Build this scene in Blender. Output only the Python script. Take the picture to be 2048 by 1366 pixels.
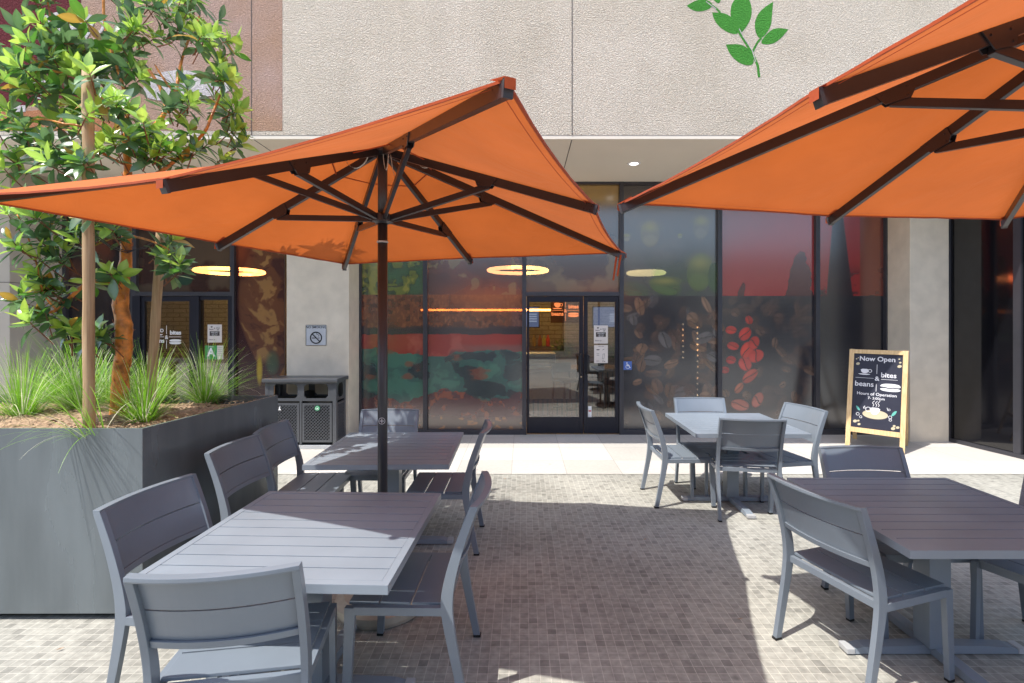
import bpy, bmesh, math, random
import numpy as np
from mathutils import Vector, Matrix
R = math.radians
PI = math.pi
SC = bpy.context.scene
COL = SC.collection
for o in list(bpy.data.objects): bpy.data.objects.remove(o)

# ---------------------------------------------------------------- camera
F, PX, PY, EYE = 1000.0, 1045.0, 643.0, 1.7
cam = bpy.data.cameras.new('camera'); cam_o = bpy.data.objects.new('camera', cam); COL.objects.link(cam_o)
cam.sensor_width = 36; cam.lens = 36*F/2048
cam.shift_x = (1024-PX)/2048; cam.shift_y = (PY-683)/2048
cam.clip_start = .05; cam.clip_end = 500
cam_o.location = (0, 0, EYE); cam_o.rotation_euler = (R(90), 0, 0)
SC.camera = cam_o
# ---------------------------------------------------------------- light
SUN = (0.48, 0.32)
w = bpy.data.worlds.new('World'); SC.world = w; w.use_nodes = True
nt = w.node_tree; bg = nt.nodes['Background']
sky = nt.nodes.new('ShaderNodeTexSky'); sky.sky_type = 'NISHITA'; sky.sun_disc = False
sky.sun_elevation = math.atan(1/math.hypot(*SUN)); sky.sun_rotation = math.atan2(-SUN[0], -SUN[1]) % (2*PI)
sky.altitude = 50; sky.air_density = 1.0; sky.dust_density = 1.5; sky.ozone_density = 1.0
nt.links.new(sky.outputs[0], bg.inputs[0]); bg.inputs[1].default_value = 0.15
sl = bpy.data.lights.new('sun', 'SUN'); sl.energy = 2.9; sl.angle = R(.5); sl.color = (1, .955, .88)
so = bpy.data.objects.new('sun', sl); COL.objects.link(so)
so.rotation_euler = Vector((SUN[0], SUN[1], -1)).to_track_quat('-Z', 'Y').to_euler(); so.location = (-4, -4, 12)
SC.view_settings.view_transform = 'Standard'; SC.view_settings.look = 'None'
SC.view_settings.exposure = 1.14; SC.view_settings.gamma = 1
SC.cycles.max_bounces = 10; SC.cycles.diffuse_bounces = 5; SC.cycles.transparent_max_bounces = 16
SC.cycles.sample_clamp_indirect = 6

# ---------------------------------------------------------------- helpers
def P(x, y, Y): return ((x-PX)*Y/F, Y, EYE-(y-PY)*Y/F)

class MB:
    def __init__(s): s.v = []; s.f = []
    def add(s, v, f):
        b = len(s.v); s.v += [tuple(p) for p in v]; s.f += [tuple(i+b for i in q) for q in f]
    def box(s, x0, x1, y0, y1, z0, z1):
        s.add([(x0,y0,z0),(x1,y0,z0),(x1,y1,z0),(x0,y1,z0),(x0,y0,z1),(x1,y0,z1),(x1,y1,z1),(x0,y1,z1)],
              [(0,3,2,1),(4,5,6,7),(0,1,5,4),(1,2,6,5),(2,3,7,6),(3,0,4,7)])
    def bar(s, a, b, w, h, up=(0,0,1), w2=None, h2=None):
        a = Vector(a); b = Vector(b); d = (b-a).normalized(); u = Vector(up)
        x = d.cross(u)
        if x.length < 1e-4: x = d.cross(Vector((1,0,0)))
        x.normalize(); z = x.cross(d).normalized()
        w2 = w2 or w; h2 = h2 or h; v = []
        for c, ww, hh in ((a,w,h),(b,w2,h2)):
            for i, j in ((-1,-1),(1,-1),(1,1),(-1,1)): v.append(c+x*ww/2*i+z*hh/2*j)
        s.add(v, [(3,2,1,0),(4,5,6,7),(0,1,5,4),(1,2,6,5),(2,3,7,6),(3,0,4,7)])
    def tube(s, pts, r, n=8, cap=True):
        pts = [Vector(p) for p in pts]; m = len(pts)
        rr = r if hasattr(r, '__len__') else [r]*m
        v = []; f = []; prev = None
        for i, p in enumerate(pts):
            d = (pts[min(i+1,m-1)]-pts[max(i-1,0)]).normalized()
            if prev is None:
                a = d.cross(Vector((0,0,1)))
                if a.length < 1e-3: a = d.cross(Vector((1,0,0)))
            else: a = prev - d*prev.dot(d)
            a.normalize(); prev = a; b = d.cross(a)
            for k in range(n):
                t = 2*PI*k/n; v.append(p+(a*math.cos(t)+b*math.sin(t))*rr[i])
        for i in range(m-1):
            for k in range(n):
                f.append((i*n+k, i*n+(k+1)%n, (i+1)*n+(k+1)%n, (i+1)*n+k))
        if cap: f.append(tuple(range(n-1,-1,-1))); f.append(tuple((m-1)*n+k for k in range(n)))
        s.add(v, f)
    def lathe(s, prof, c=(0,0,0), n=32):
        v = []; f = []; m = len(prof)
        for r, z in prof:
            for k in range(n): v.append((c[0]+r*math.cos(2*PI*k/n), c[1]+r*math.sin(2*PI*k/n), c[2]+z))
        for i in range(m-1):
            for k in range(n): f.append((i*n+k, i*n+(k+1)%n, (i+1)*n+(k+1)%n, (i+1)*n+k))
        f.append(tuple(range(n-1,-1,-1))); f.append(tuple((m-1)*n+k for k in range(n)))
        s.add(v, f)
    def loft(s, secs):   # list of equal-length rings
        n = len(secs[0]); v = [p for q in secs for p in q]; f = []
        for i in range(len(secs)-1):
            for k in range(n): f.append((i*n+k, i*n+(k+1)%n, (i+1)*n+(k+1)%n, (i+1)*n+k))
        f.append(tuple(range(n-1,-1,-1))); f.append(tuple((len(secs)-1)*n+k for k in range(n)))
        s.add(v, f)
    def build(s, name, mat, parent=None, bevel=0, smooth=False, M=None):
        me = bpy.data.meshes.new(name); me.from_pydata(s.v, [], s.f); me.update()
        bm = bmesh.new(); bm.from_mesh(me)
        if M is not None: bmesh.ops.transform(bm, matrix=M, verts=bm.verts)
        bmesh.ops.recalc_face_normals(bm, faces=bm.faces)
        if bevel:
            ed = [e for e in bm.edges if len(e.link_faces) == 2 and e.calc_face_angle(0) > .6]
            bmesh.ops.bevel(bm, geom=ed, offset=bevel, segments=2, affect='EDGES', profile=.7)
        for f in bm.faces: f.smooth = smooth
        bm.to_mesh(me); bm.free()
        o = bpy.data.objects.new(name, me); COL.objects.link(o)
        if mat: me.materials.append(mat)
        if parent: o.parent = parent
        return o

def tag(o, label=None, cat=None, group=None, kind=None):
    if label: o['label'] = label
    if cat: o['category'] = cat
    if group: o['group'] = group
    if kind: o['kind'] = kind
    return o
def thing(name, label, cat, loc=(0,0,0), rz=0, group=None):
    o = bpy.data.objects.new(name, None); COL.objects.link(o); o.location = loc; o.rotation_euler = (0,0,rz)
    o.empty_display_size = .1
    return tag(o, label, cat, group)
def dup(root, loc, rz, label):
    def cp(o, par):
        c = o.copy(); COL.objects.link(c)
        if par: c.parent = par
        for ch in list(o.children): cp(ch, c)
        return c
    r = cp(root, None); r.location = loc; r.rotation_euler = (0,0,rz); r['label'] = label
    return r

# 2D flat artwork (lettering, symbols) laid on a plane
def chaikin(pts, it=2, closed=True):
    for _ in range(it):
        q = []; n = len(pts)
        for i in range(n if closed else n-1):
            a = pts[i]; b = pts[(i+1) % n]
            q.append((a[0]*.75+b[0]*.25, a[1]*.75+b[1]*.25)); q.append((a[0]*.25+b[0]*.75, a[1]*.25+b[1]*.75))
        if not closed: q = [pts[0]]+q+[pts[-1]]
        pts = q
    return pts
class Flat:
    def __init__(s): s.v = []; s.f = []; s.l = []; s.n = 0
    def poly(s, pts): 
        b = len(s.v); s.v += [tuple(p[:2]) for p in pts]; s.n += 1; s.l += [s.n*4e-5]*len(pts); s.f.append(tuple(range(b, b+len(pts)))); return s
    def rect(s, x0, y0, x1, y1): return s.poly([(x0,y0),(x1,y0),(x1,y1),(x0,y1)])
    def ell(s, x, y, rx, ry, n=24, rot=0):
        return s.poly([(x+rx*math.cos(t)*math.cos(rot)-ry*math.sin(t)*math.sin(rot), y+rx*math.cos(t)*math.sin(rot)+ry*math.sin(t)*math.cos(rot)) for t in [2*PI*k/n for k in range(n)]])
    def line(s, pts, w):
        for i in range(len(pts)-1):
            a = Vector(pts[i]); b = Vector(pts[i+1]); d = (b-a)
            if d.length < 1e-6: continue
            d.normalize(); n = Vector((-d.y, d.x))*w/2; e = d*w*.15
            s.poly([a-n-e, b-n+e, b+n+e, a+n-e])
        return s
    def ring(s, x, y, r, w, n=32, rx=1):
        for k in range(n):
            t0, t1 = 2*PI*k/n, 2*PI*(k+1)/n
            s.poly([(x+rx*(r-w/2)*math.cos(t0), y+(r-w/2)*math.sin(t0)), (x+rx*(r+w/2)*math.cos(t0), y+(r+w/2)*math.sin(t0)),
                    (x+rx*(r+w/2)*math.cos(t1), y+(r+w/2)*math.sin(t1)), (x+rx*(r-w/2)*math.cos(t1), y+(r-w/2)*math.sin(t1))])
        return s
    def text(s, t, x, y, size, align='CENTER', bold=.012, sx=1.0, shear=0):
        c = bpy.data.curves.new('lettering', 'FONT'); c.body = t; c.size = size; c.align_x = align; c.offset = bold*size
        c.resolution_u = 3
        o = bpy.data.objects.new('lettering', c); COL.objects.link(o)
        bpy.context.view_layer.update()
        me = bpy.data.meshes.new_from_object(o.evaluated_get(bpy.context.evaluated_depsgraph_get()))
        b = len(s.v); s.v += [(x+v.co.x*sx+v.co.y*shear, y+v.co.y) for v in me.vertices]
        s.f += [tuple(i+b for i in p.vertices) for p in me.polygons]; s.n += 1; s.l += [s.n*4e-5]*len(me.vertices)
        bpy.data.objects.remove(o); bpy.data.curves.remove(c); bpy.data.meshes.remove(me)
        return s
    def build(s, name, mat, O, ux, uy, parent=None, lift=0.0):
        O = Vector(O); ux = Vector(ux); uy = Vector(uy); n = ux.cross(uy).normalized()
        if len(s.l) != len(s.v): s.l = [0]*len(s.v)
        me = bpy.data.meshes.new(name)
        me.from_pydata([tuple(O+ux*p[0]+uy*p[1]+n*(lift+h)) for p, h in zip(s.v, s.l)], [], s.f); me.update()
        me.materials.append(mat)
        o = bpy.data.objects.new(name, me); COL.objects.link(o)
        if parent: o.parent = parent
        return o

# ---------------------------------------------------------------- materials
def newmat(name):
    m = bpy.data.materials.new(name); m.use_nodes = True; n = m.node_tree; n.nodes.clear()
    out = n.nodes.new('ShaderNodeOutputMaterial'); return m, n, out
def N(n, t, **kw):
    o = n.nodes.new(t)
    for k, v in kw.items():
        if k in o.inputs: o.inputs[k].default_value = v
        else: setattr(o, k, v)
    return o
def c4(c): return (c[0], c[1], c[2], 1)
def plain(name, col, rough=.5, metal=0, spec=.5, vary=.06, vscale=6, bump=0, bscale=60, vdet=4, coat=0, stretch=1):
    m, n, out = newmat(name); b = N(n, 'ShaderNodeBsdfPrincipled'); L = n.links.new
    b.inputs['Roughness'].default_value = rough; b.inputs['Metallic'].default_value = metal
    b.inputs['Specular IOR Level'].default_value = spec; b.inputs['Coat Weight'].default_value = coat
    tc = N(n, 'ShaderNodeNewGeometry')
    no = N(n, 'ShaderNodeTexNoise'); no.inputs['Scale'].default_value = vscale; no.inputs['Detail'].default_value = vdet
    mp_ = N(n, 'ShaderNodeMapping'); mp_.inputs['Scale'].default_value = (1,1,stretch); L(tc.outputs['Position'], mp_.inputs[0]); L(mp_.outputs[0], no.inputs['Vector'])
    r = N(n, 'ShaderNodeValToRGB'); r.color_ramp.elements[0].position = .3; r.color_ramp.elements[1].position = .7
    r.color_ramp.elements[0].color = c4([x*(1-vary) for x in col]); r.color_ramp.elements[1].color = c4([min(1, x*(1+vary)) for x in col])
    L(no.outputs['Fac'], r.inputs[0]); L(r.outputs[0], b.inputs['Base Color'])
    mr = N(n, 'ShaderNodeMapRange'); mr.inputs[3].default_value = max(0, rough-.06); mr.inputs[4].default_value = min(1, rough+.06)
    L(no.outputs['Fac'], mr.inputs[0]); L(mr.outputs[0], b.inputs['Roughness'])
    if bump:
        nb = N(n, 'ShaderNodeTexNoise'); nb.inputs['Scale'].default_value = bscale; nb.inputs['Detail'].default_value = 3
        L(tc.outputs['Position'], nb.inputs['Vector'])
        bp = N(n, 'ShaderNodeBump'); bp.inputs['Strength'].default_value = bump; bp.inputs['Distance'].default_value = .01
        L(nb.outputs['Fac'], bp.inputs['Height']); L(bp.outputs[0], b.inputs['Normal'])
    L(b.outputs[0], out.inputs[0]); return m
def stucco(name, col, strength=.9, scale=34, col2=None, dist=.02):
    m, n, out = newmat(name); L = n.links.new; b = N(n, 'ShaderNodeBsdfPrincipled', Roughness=.9)
    b.inputs['Specular IOR Level'].default_value = .2
    g = N(n, 'ShaderNodeNewGeometry')
    a = N(n, 'ShaderNodeTexNoise'); a.inputs['Scale'].default_value = scale; a.inputs['Detail'].default_value = 2.5; a.inputs['Roughness'].default_value = .55; a.inputs['Distortion'].default_value = .6
    L(g.outputs['Position'], a.inputs['Vector'])
    r1 = N(n, 'ShaderNodeMapRange'); r1.inputs[1].default_value = .38; r1.inputs[2].default_value = .62
    L(a.outputs['Fac'], r1.inputs[0])
    bp = N(n, 'ShaderNodeBump'); bp.inputs['Strength'].default_value = strength; bp.inputs['Distance'].default_value = dist
    L(r1.outputs[0], bp.inputs['Height']); L(bp.outputs[0], b.inputs['Normal'])
    v = N(n, 'ShaderNodeTexNoise'); v.inputs['Scale'].default_value = 1.3; v.inputs['Detail'].default_value = 5; L(g.outputs['Position'], v.inputs['Vector'])
    r = N(n, 'ShaderNodeValToRGB'); r.color_ramp.elements[0].position = .3; r.color_ramp.elements[1].position = .7
    r.color_ramp.elements[0].color = c4([x*.93 for x in col]); r.color_ramp.elements[1].color = c4([min(1, x*1.05) for x in (col2 or col)])
    L(v.outputs['Fac'], r.inputs[0])
    mx = N(n, 'ShaderNodeMix'); mx.data_type = 'RGBA'; mx.blend_type = 'MULTIPLY'; mx.inputs[0].default_value = 1
    r3 = N(n, 'ShaderNodeMapRange'); r3.inputs[3].default_value = .86; r3.inputs[4].default_value = 1.06; L(r1.outputs[0], r3.inputs[0])
    sp = N(n, 'ShaderNodeMapping'); sp.inputs['Scale'].default_value = (3.2, 3.2, .25); L(g.outputs['Position'], sp.inputs[0])
    sn = N(n, 'ShaderNodeTexNoise'); sn.inputs['Scale'].default_value = 1; sn.inputs['Detail'].default_value = 6; L(sp.outputs[0], sn.inputs['Vector'])
    sr = N(n, 'ShaderNodeMapRange'); sr.inputs[1].default_value = .35; sr.inputs[2].default_value = .7; sr.inputs[3].default_value = .955; sr.inputs[4].default_value = 1.02; L(sn.outputs['Fac'], sr.inputs[0])
    mm = N(n, 'ShaderNodeMath'); mm.operation = 'MULTIPLY'; L(r3.outputs[0], mm.inputs[0]); L(sr.outputs[0], mm.inputs[1])
    L(r.outputs[0], mx.inputs[6]); L(mm.outputs[0], mx.inputs[7]); L(mx.outputs[2], b.inputs['Base Color'])
    L(b.outputs[0], out.inputs[0]); return m
def glassmat(name, tint=(.8,.82,.8), refl=.05, rough=.01):
    m, n, out = newmat(name); L = n.links.new
    t = N(n, 'ShaderNodeBsdfTransparent'); t.inputs[0].default_value = c4(tint)
    g = N(n, 'ShaderNodeBsdfGlossy'); g.inputs['Roughness'].default_value = rough
    fr = N(n, 'ShaderNodeFresnel', IOR=1.55)
    ma = N(n, 'ShaderNodeMath'); ma.operation = 'ADD'; ma.inputs[1].default_value = refl; L(fr.outputs[0], ma.inputs[0])
    mx = N(n, 'ShaderNodeMixShader'); L(ma.outputs[0], mx.inputs[0]); L(t.outputs[0], mx.inputs[1]); L(g.outputs[0], mx.inputs[2])
    L(mx.outputs[0], out.inputs[0]); return m
def filmmat(name, transp=.15, refl=.095):
    m, n, out = newmat(name); L = n.links.new
    at = N(n, 'ShaderNodeAttribute'); at.attribute_name = 'print'
    d = N(n, 'ShaderNodeBsdfDiffuse'); L(at.outputs[0], d.inputs[0])
    t = N(n, 'ShaderNodeBsdfTransparent'); L(at.outputs[0], t.inputs[0])
    hs = N(n, 'ShaderNodeHueSaturation'); hs.inputs['Value'].default_value = 2.5; hs.inputs['Saturation'].default_value = .8; L(at.outputs[0], hs.inputs['Color']); L(hs.outputs[0], t.inputs[0])
    m1 = N(n, 'ShaderNodeMixShader'); m1.inputs[0].default_value = transp; L(d.outputs[0], m1.inputs[1]); L(t.outputs[0], m1.inputs[2])
    g = N(n, 'ShaderNodeBsdfGlossy'); g.inputs['Roughness'].default_value = .17
    fr = N(n, 'ShaderNodeFresnel', IOR=1.6)
    ma = N(n, 'ShaderNodeMath'); ma.operation = 'ADD'; ma.inputs[1].default_value = refl; L(fr.outputs[0], ma.inputs[0])
    m2 = N(n, 'ShaderNodeMixShader'); L(ma.outputs[0], m2.inputs[0]); L(m1.outputs[0], m2.inputs[1]); L(g.outputs[0], m2.inputs[2])
    L(m2.outputs[0], out.inputs[0]); return m
def emit(name, col, s):
    m, n, out = newmat(name); e = N(n, 'ShaderNodeEmission'); e.inputs[0].default_value = c4(col); e.inputs[1].default_value = s
    n.links.new(e.outputs[0], out.inputs[0]); return m
def fabric(name, col):
    m, n, out = newmat(name); L = n.links.new; g = N(n, 'ShaderNodeNewGeometry')
    wv = N(n, 'ShaderNodeTexNoise'); wv.inputs['Scale'].default_value = 2.2; wv.inputs['Detail'].default_value = 6; L(g.outputs['Position'], wv.inputs['Vector'])
    r = N(n, 'ShaderNodeValToRGB'); r.color_ramp.elements[0].position = .25; r.color_ramp.elements[1].position = .75
    r.color_ramp.elements[0].color = c4([x*.86 for x in col]); r.color_ramp.elements[1].color = c4([min(1, x*1.1) for x in col])
    L(wv.outputs['Fac'], r.inputs[0])
    fine = N(n, 'ShaderNodeTexNoise'); fine.inputs['Scale'].default_value = 350; L(g.outputs['Position'], fine.inputs['Vector'])
    bp = N(n, 'ShaderNodeBump'); bp.inputs['Strength'].default_value = .2; bp.inputs['Distance'].default_value = .002
    L(fine.outputs['Fac'], bp.inputs['Height'])
    wr = N(n, 'ShaderNodeTexNoise'); wr.inputs['Scale'].default_value = 3.5; wr.inputs['Detail'].default_value = 3; wr.inputs['Distortion'].default_value = 1.2; L(g.outputs['Position'], wr.inputs['Vector'])
    bw = N(n, 'ShaderNodeBump'); bw.inputs['Strength'].default_value = .35; bw.inputs['Distance'].default_value = .03; L(wr.outputs['Fac'], bw.inputs['Height']); L(bw.outputs[0], bp.inputs['Normal'])
    d = N(n, 'ShaderNodeBsdfPrincipled', Roughness=.85); d.inputs['Specular IOR Level'].default_value = .15
    d.inputs['Sheen Weight'].default_value = .15
    L(r.outputs[0], d.inputs['Base Color']); L(bp.outputs[0], d.inputs['Normal'])
    t = N(n, 'ShaderNodeBsdfTranslucent'); L(r.outputs[0], t.inputs[0])
    mx = N(n, 'ShaderNodeMixShader'); mx.inputs[0].default_value = .27; L(d.outputs[0], mx.inputs[1]); L(t.outputs[0], mx.inputs[2])
    L(mx.outputs[0], out.inputs[0]); return m
def leafmat(name, attr='tint', rough=.28, trans=.35, spec=.6):
    m, n, out = newmat(name); L = n.links.new
    at = N(n, 'ShaderNodeAttribute'); at.attribute_name = attr
    b = N(n, 'ShaderNodeBsdfPrincipled', Roughness=rough); b.inputs['Specular IOR Level'].default_value = spec
    L(at.outputs[0], b.inputs['Base Color'])
    hs = N(n, 'ShaderNodeHueSaturation'); hs.inputs['Value'].default_value = 1.9; hs.inputs['Hue'].default_value = .5; L(at.outputs[0], hs.inputs['Color'])
    t = N(n, 'ShaderNodeBsdfTranslucent'); L(hs.outputs[0], t.inputs[0])
    mx = N(n, 'ShaderNodeMixShader'); mx.inputs[0].default_value = trans; L(b.outputs[0], mx.inputs[1]); L(t.outputs[0], mx.inputs[2])
    L(mx.outputs[0], out.inputs[0]); return m
def tilemat(name, size, base, dark, grout, gw, offs=(0,0), bump=.5, drop=.5, stain=.25, rough=.75):
    """square tiles in world XY: one value per tile, grout lines, soft stains"""
    m, n, out = newmat(name); L = n.links.new; g = N(n, 'ShaderNodeNewGeometry')
    mp = N(n, 'ShaderNodeMapping'); mp.inputs['Scale'].default_value = (1/size[0], 1/size[1], 0); mp.inputs['Location'].default_value = (offs[0], offs[1], 0)
    L(g.outputs['Position'], mp.inputs[0])
    # slight wobble so that courses are not ruler straight
    fr = N(n, 'ShaderNodeVectorMath'); fr.operation = 'FRACTION'; L(mp.outputs[0], fr.inputs[0])
    fl = N(n, 'ShaderNodeVectorMath'); fl.operation = 'FLOOR'; L(mp.outputs[0], fl.inputs[0])
    wn = N(n, 'ShaderNodeTexWhiteNoise'); wn.noise_dimensions = '2D'; L(fl.outputs[0], wn.inputs['Vector'])
    sx = N(n, 'ShaderNodeSeparateXYZ'); L(fr.outputs[0], sx.inputs[0])
    def edge(o):
        a = N(n, 'ShaderNodeMath'); a.operation = 'SUBTRACT'; L(o, a.inputs[0]); a.inputs[1].default_value = .5
        b = N(n, 'ShaderNodeMath'); b.operation = 'ABSOLUTE'; L(a.outputs[0], b.inputs[0]); return b.outputs[0]
    mxx = N(n, 'ShaderNodeMath'); mxx.operation = 'MAXIMUM'; L(edge(sx.outputs[0]), mxx.inputs[0]); L(edge(sx.outputs[1]), mxx.inputs[1])
    gr = N(n, 'ShaderNodeMapRange'); gr.inputs[1].default_value = .5-gw; gr.inputs[2].default_value = .5-gw*.45; gr.clamp = True
    L(mxx.outputs[0], gr.inputs[0])
    ramp = N(n, 'ShaderNodeValToRGB'); e = ramp.color_ramp.elements
    e[0].position = 0; e[0].color = c4(dark); e[1].position = 1; e[1].color = c4([min(1,x*1.12) for x in base])
    k = ramp.color_ramp.elements.new(drop*.5); k.color = c4([(a+b)/2 for a, b in zip(base, dark)])
    k = ramp.color_ramp.elements.new(drop); k.color = c4(base)
    L(wn.outputs['Value'], ramp.inputs[0])
    ns = N(n, 'ShaderNodeTexNoise'); ns.inputs['Scale'].default_value = 26; ns.inputs['Detail'].default_value = 5; L(g.outputs['Position'], ns.inputs['Vector'])
    big = N(n, 'ShaderNodeTexNoise'); big.inputs['Scale'].default_value = 1.1; big.inputs['Detail'].default_value = 5; L(g.outputs['Position'], big.inputs['Vector'])
    ad = N(n, 'ShaderNodeMath'); ad.operation = 'ADD'; L(ns.outputs['Fac'], ad.inputs[0]); L(big.outputs['Fac'], ad.inputs[1])
    st = N(n, 'ShaderNodeMapRange'); st.inputs[1].default_value = .7; st.inputs[2].default_value = 1.3; st.inputs[3].default_value = 1-stain; st.inputs[4].default_value = 1+stain*.6
    L(ad.outputs[0], st.inputs[0])
    vo = N(n, 'ShaderNodeTexVoronoi'); vo.inputs['Scale'].default_value = 2.6; L(g.outputs['Position'], vo.inputs['Vector'])
    vr = N(n, 'ShaderNodeMapRange'); vr.inputs[1].default_value = .035; vr.inputs[2].default_value = .06; vr.inputs[3].default_value = .72; vr.inputs[4].default_value = 1; L(vo.outputs['Distance'], vr.inputs[0])
    sv = N(n, 'ShaderNodeMath'); sv.operation = 'MULTIPLY'; L(st.outputs[0], sv.inputs[0]); L(vr.outputs[0], sv.inputs[1]); st = sv
    m1 = N(n, 'ShaderNodeMix'); m1.data_type = 'RGBA'; L(gr.outputs[0], m1.inputs[0]); L(ramp.outputs[0], m1.inputs[6]); m1.inputs[7].default_value = c4(grout)
    m2 = N(n, 'ShaderNodeMix'); m2.data_type = 'RGBA'; m2.blend_type = 'MULTIPLY'; m2.inputs[0].default_value = 1
    L(m1.outputs[2], m2.inputs[6]); L(st.outputs[0], m2.inputs[7])
    b = N(n, 'ShaderNodeBsdfPrincipled', Roughness=rough); b.inputs['Specular IOR Level'].default_value = .35
    L(m2.outputs[2], b.inputs['Base Color'])
    inv = N(n, 'ShaderNodeMath'); inv.operation = 'SUBTRACT'; inv.inputs[0].default_value = 1; L(gr.outputs[0], inv.inputs[1])
    h = N(n, 'ShaderNodeMath'); h.operation = 'MULTIPLY_ADD'; L(ns.outputs['Fac'], h.inputs[0]); h.inputs[1].default_value = .5; L(inv.outputs[0], h.inputs[2])
    bp = N(n, 'ShaderNodeBump'); bp.inputs['Strength'].default_value = bump; bp.inputs['Distance'].default_value = .003
    L(h.outputs[0], bp.inputs['Height']); L(bp.outputs[0], b.inputs['Normal'])
    L(b.outputs[0], out.inputs[0]); return m
def brickmat(name, c1, c2, mortar, scale=1.0, axis='XZ', bw=.4, rh=.2):
    m, n, out = newmat(name); L = n.links.new; g = N(n, 'ShaderNodeNewGeometry')
    s = N(n, 'ShaderNodeSeparateXYZ'); L(g.outputs['Position'], s.inputs[0]); cb = N(n, 'ShaderNodeCombineXYZ')
    L(s.outputs['XYZ'.index(axis[0])], cb.inputs[0]); L(s.outputs['XYZ'.index(axis[1])], cb.inputs[1])
    br = N(n, 'ShaderNodeTexBrick'); br.inputs['Color1'].default_value = c4(c1); br.inputs['Color2'].default_value = c4(c2); br.inputs['Mortar'].default_value = c4(mortar)
    br.inputs['Scale'].default_value = scale; br.inputs['Brick Width'].default_value = bw; br.inputs['Row Height'].default_value = rh; br.inputs['Mortar Size'].default_value = .008
    L(cb.outputs[0], br.inputs['Vector']); b = N(n, 'ShaderNodeBsdfPrincipled', Roughness=.85); L(br.outputs[0], b.inputs['Base Color'])
    L(b.outputs[0], out.inputs[0]); return m
def woodmat(name, c1, c2, rough=.5, axis=2):
    m, n, out = newmat(name); L = n.links.new; g = N(n, 'ShaderNodeTexCoord')
    mp = N(n, 'ShaderNodeMapping'); sc = [60, 60, 60]; sc[axis] = 3; mp.inputs['Scale'].default_value = sc; L(g.outputs['Object'], mp.inputs[0])
    no = N(n, 'ShaderNodeTexNoise'); no.inputs['Scale'].default_value = 1; no.inputs['Detail'].default_value = 6; no.inputs['Distortion'].default_value = .4; L(mp.outputs[0], no.inputs['Vector'])
    r = N(n, 'ShaderNodeValToRGB'); r.color_ramp.elements[0].position = .35; r.color_ramp.elements[1].position = .65
    r.color_ramp.elements[0].color = c4(c1); r.color_ramp.elements[1].color = c4(c2); L(no.outputs['Fac'], r.inputs[0])
    b = N(n, 'ShaderNodeBsdfPrincipled', Roughness=rough); L(r.outputs[0], b.inputs['Base Color']); L(b.outputs[0], out.inputs[0]); return m

M = {}
M['chair'] = plain('chair_metal', (.178,.21,.248), .33, 0, .5, .05, 5, bump=.05, bscale=500)
M['table'] = plain('table_metal', (.215,.252,.295), .35, 0, .5, .10, 3, bump=.05, bscale=400)
M['pole'] = plain('pole_metal', (.05,.05,.056), .35, .2, .5)
M['rib'] = plain('rib_metal', (.035,.03,.034), .30, .35, .7)
M['orange'] = fabric('canopy_fabric', (.62,.15,.03))
M['hem'] = fabric('hem_fabric', (.48,.085,.025))
M['strap'] = plain('strap_webbing', (.72,.68,.6), .8)
M['frame'] = plain('window_aluminium', (.055,.055,.065), .38, .3, .5)
M['frame_dk'] = plain('door_aluminium', (.016,.017,.026), .4, .1, .3)
M['stucco'] = stucco('wall_stucco', (.70,.62,.51), .8, 68, (.71,.635,.54))
M['tan'] = stucco('tan_painted_stucco', (.47,.285,.18), .75, 68, (.46,.32,.27))
M['tan2'] = stucco('terracotta_painted_stucco', (.46,.20,.10), .75, 68)
M['maroon'] = stucco('maroon_painted_stucco', (.13,.018,.026), .75, 68)
M['wwhite'] = stucco('white_painted_stucco', (.62,.58,.58), .75, 68)
M['wgreen'] = stucco('green_painted_stucco', (.07,.30,.045), .75, 68)
M['column'] = plain('column_concrete', (.70,.62,.50), .85, 0, .2, .08, 5, bump=.25, bscale=90)
M['pier'] = plain('pier_plaster', (.50,.45,.38), .85, 0, .2, .05, 2, bump=.1, bscale=60)
M['soffit'] = plain('soffit_plaster', (.72,.66,.56), .85, 0, .2, .03, 1.2)
M['joint'] = plain('joint_sealant', (.09,.08,.075), .9)
M['tiles'] = tilemat('mosaic_tiles', (.0505,.0505), (.33,.325,.29), (.25,.247,.222), (.50,.485,.43), .05, (.3,.1), .5, .25, .34, .55)
M['slabs'] = tilemat('pale_paving', (.62,.62), (.50,.475,.44), (.46,.44,.40), (.30,.28,.25), .006, (.2,.12), .15, .3, .1, .7)
M['planter'] = plain('planter_steel', (.15,.175,.19), .26, .25, .5, .22, 5, bump=.05, bscale=30, coat=.1, vdet=8, stretch=.18)
M['glass'] = glassmat('door_glass', (.66,.68,.68), .13)
M['dkglass'] = plain('tinted_glass', (.006,.006,.008), .06, 0, .8, 0, 1)
M['film'] = filmmat('printed_window_film', .2)
M['film_dk'] = filmmat('dark_window_film', .3, .0)
M['white'] = plain('white_paint', (.78,.78,.78), .6)
M['black'] = plain('black_paint', (.012,.012,.015), .4)
M['bin'] = plain('bin_plastic', (.085,.09,.10), .33, .1, .5, .06, 8, bump=.05, bscale=200)
M['binin'] = plain('bin_liner', (.004,.004,.004), .8)
M['bark'] = plain('peeling_bark', (.62,.22,.04), .36, 0, .5, .6, 14, bump=.9, bscale=38)
M['twig'] = plain('twig_bark', (.20,.075,.035), .6, 0, .4, .3, 30)
M['stake'] = woodmat('stake_wood', (.33,.21,.11), (.50,.35,.20), .75, 2)
M['mulch'] = plain('mulch_chips', (.36,.25,.165), .95, 0, .2, .5, 45, bump=1, bscale=70)
M['leaf'] = leafmat('tree_leaf', 'tint', .24, .26, 1.0)
M['grass'] = leafmat('grass_blade', 'tint', .4, .4, .5)
M['pine'] = woodmat('pine_wood', (.60,.40,.19), (.72,.52,.28), .5, 2)
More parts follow.
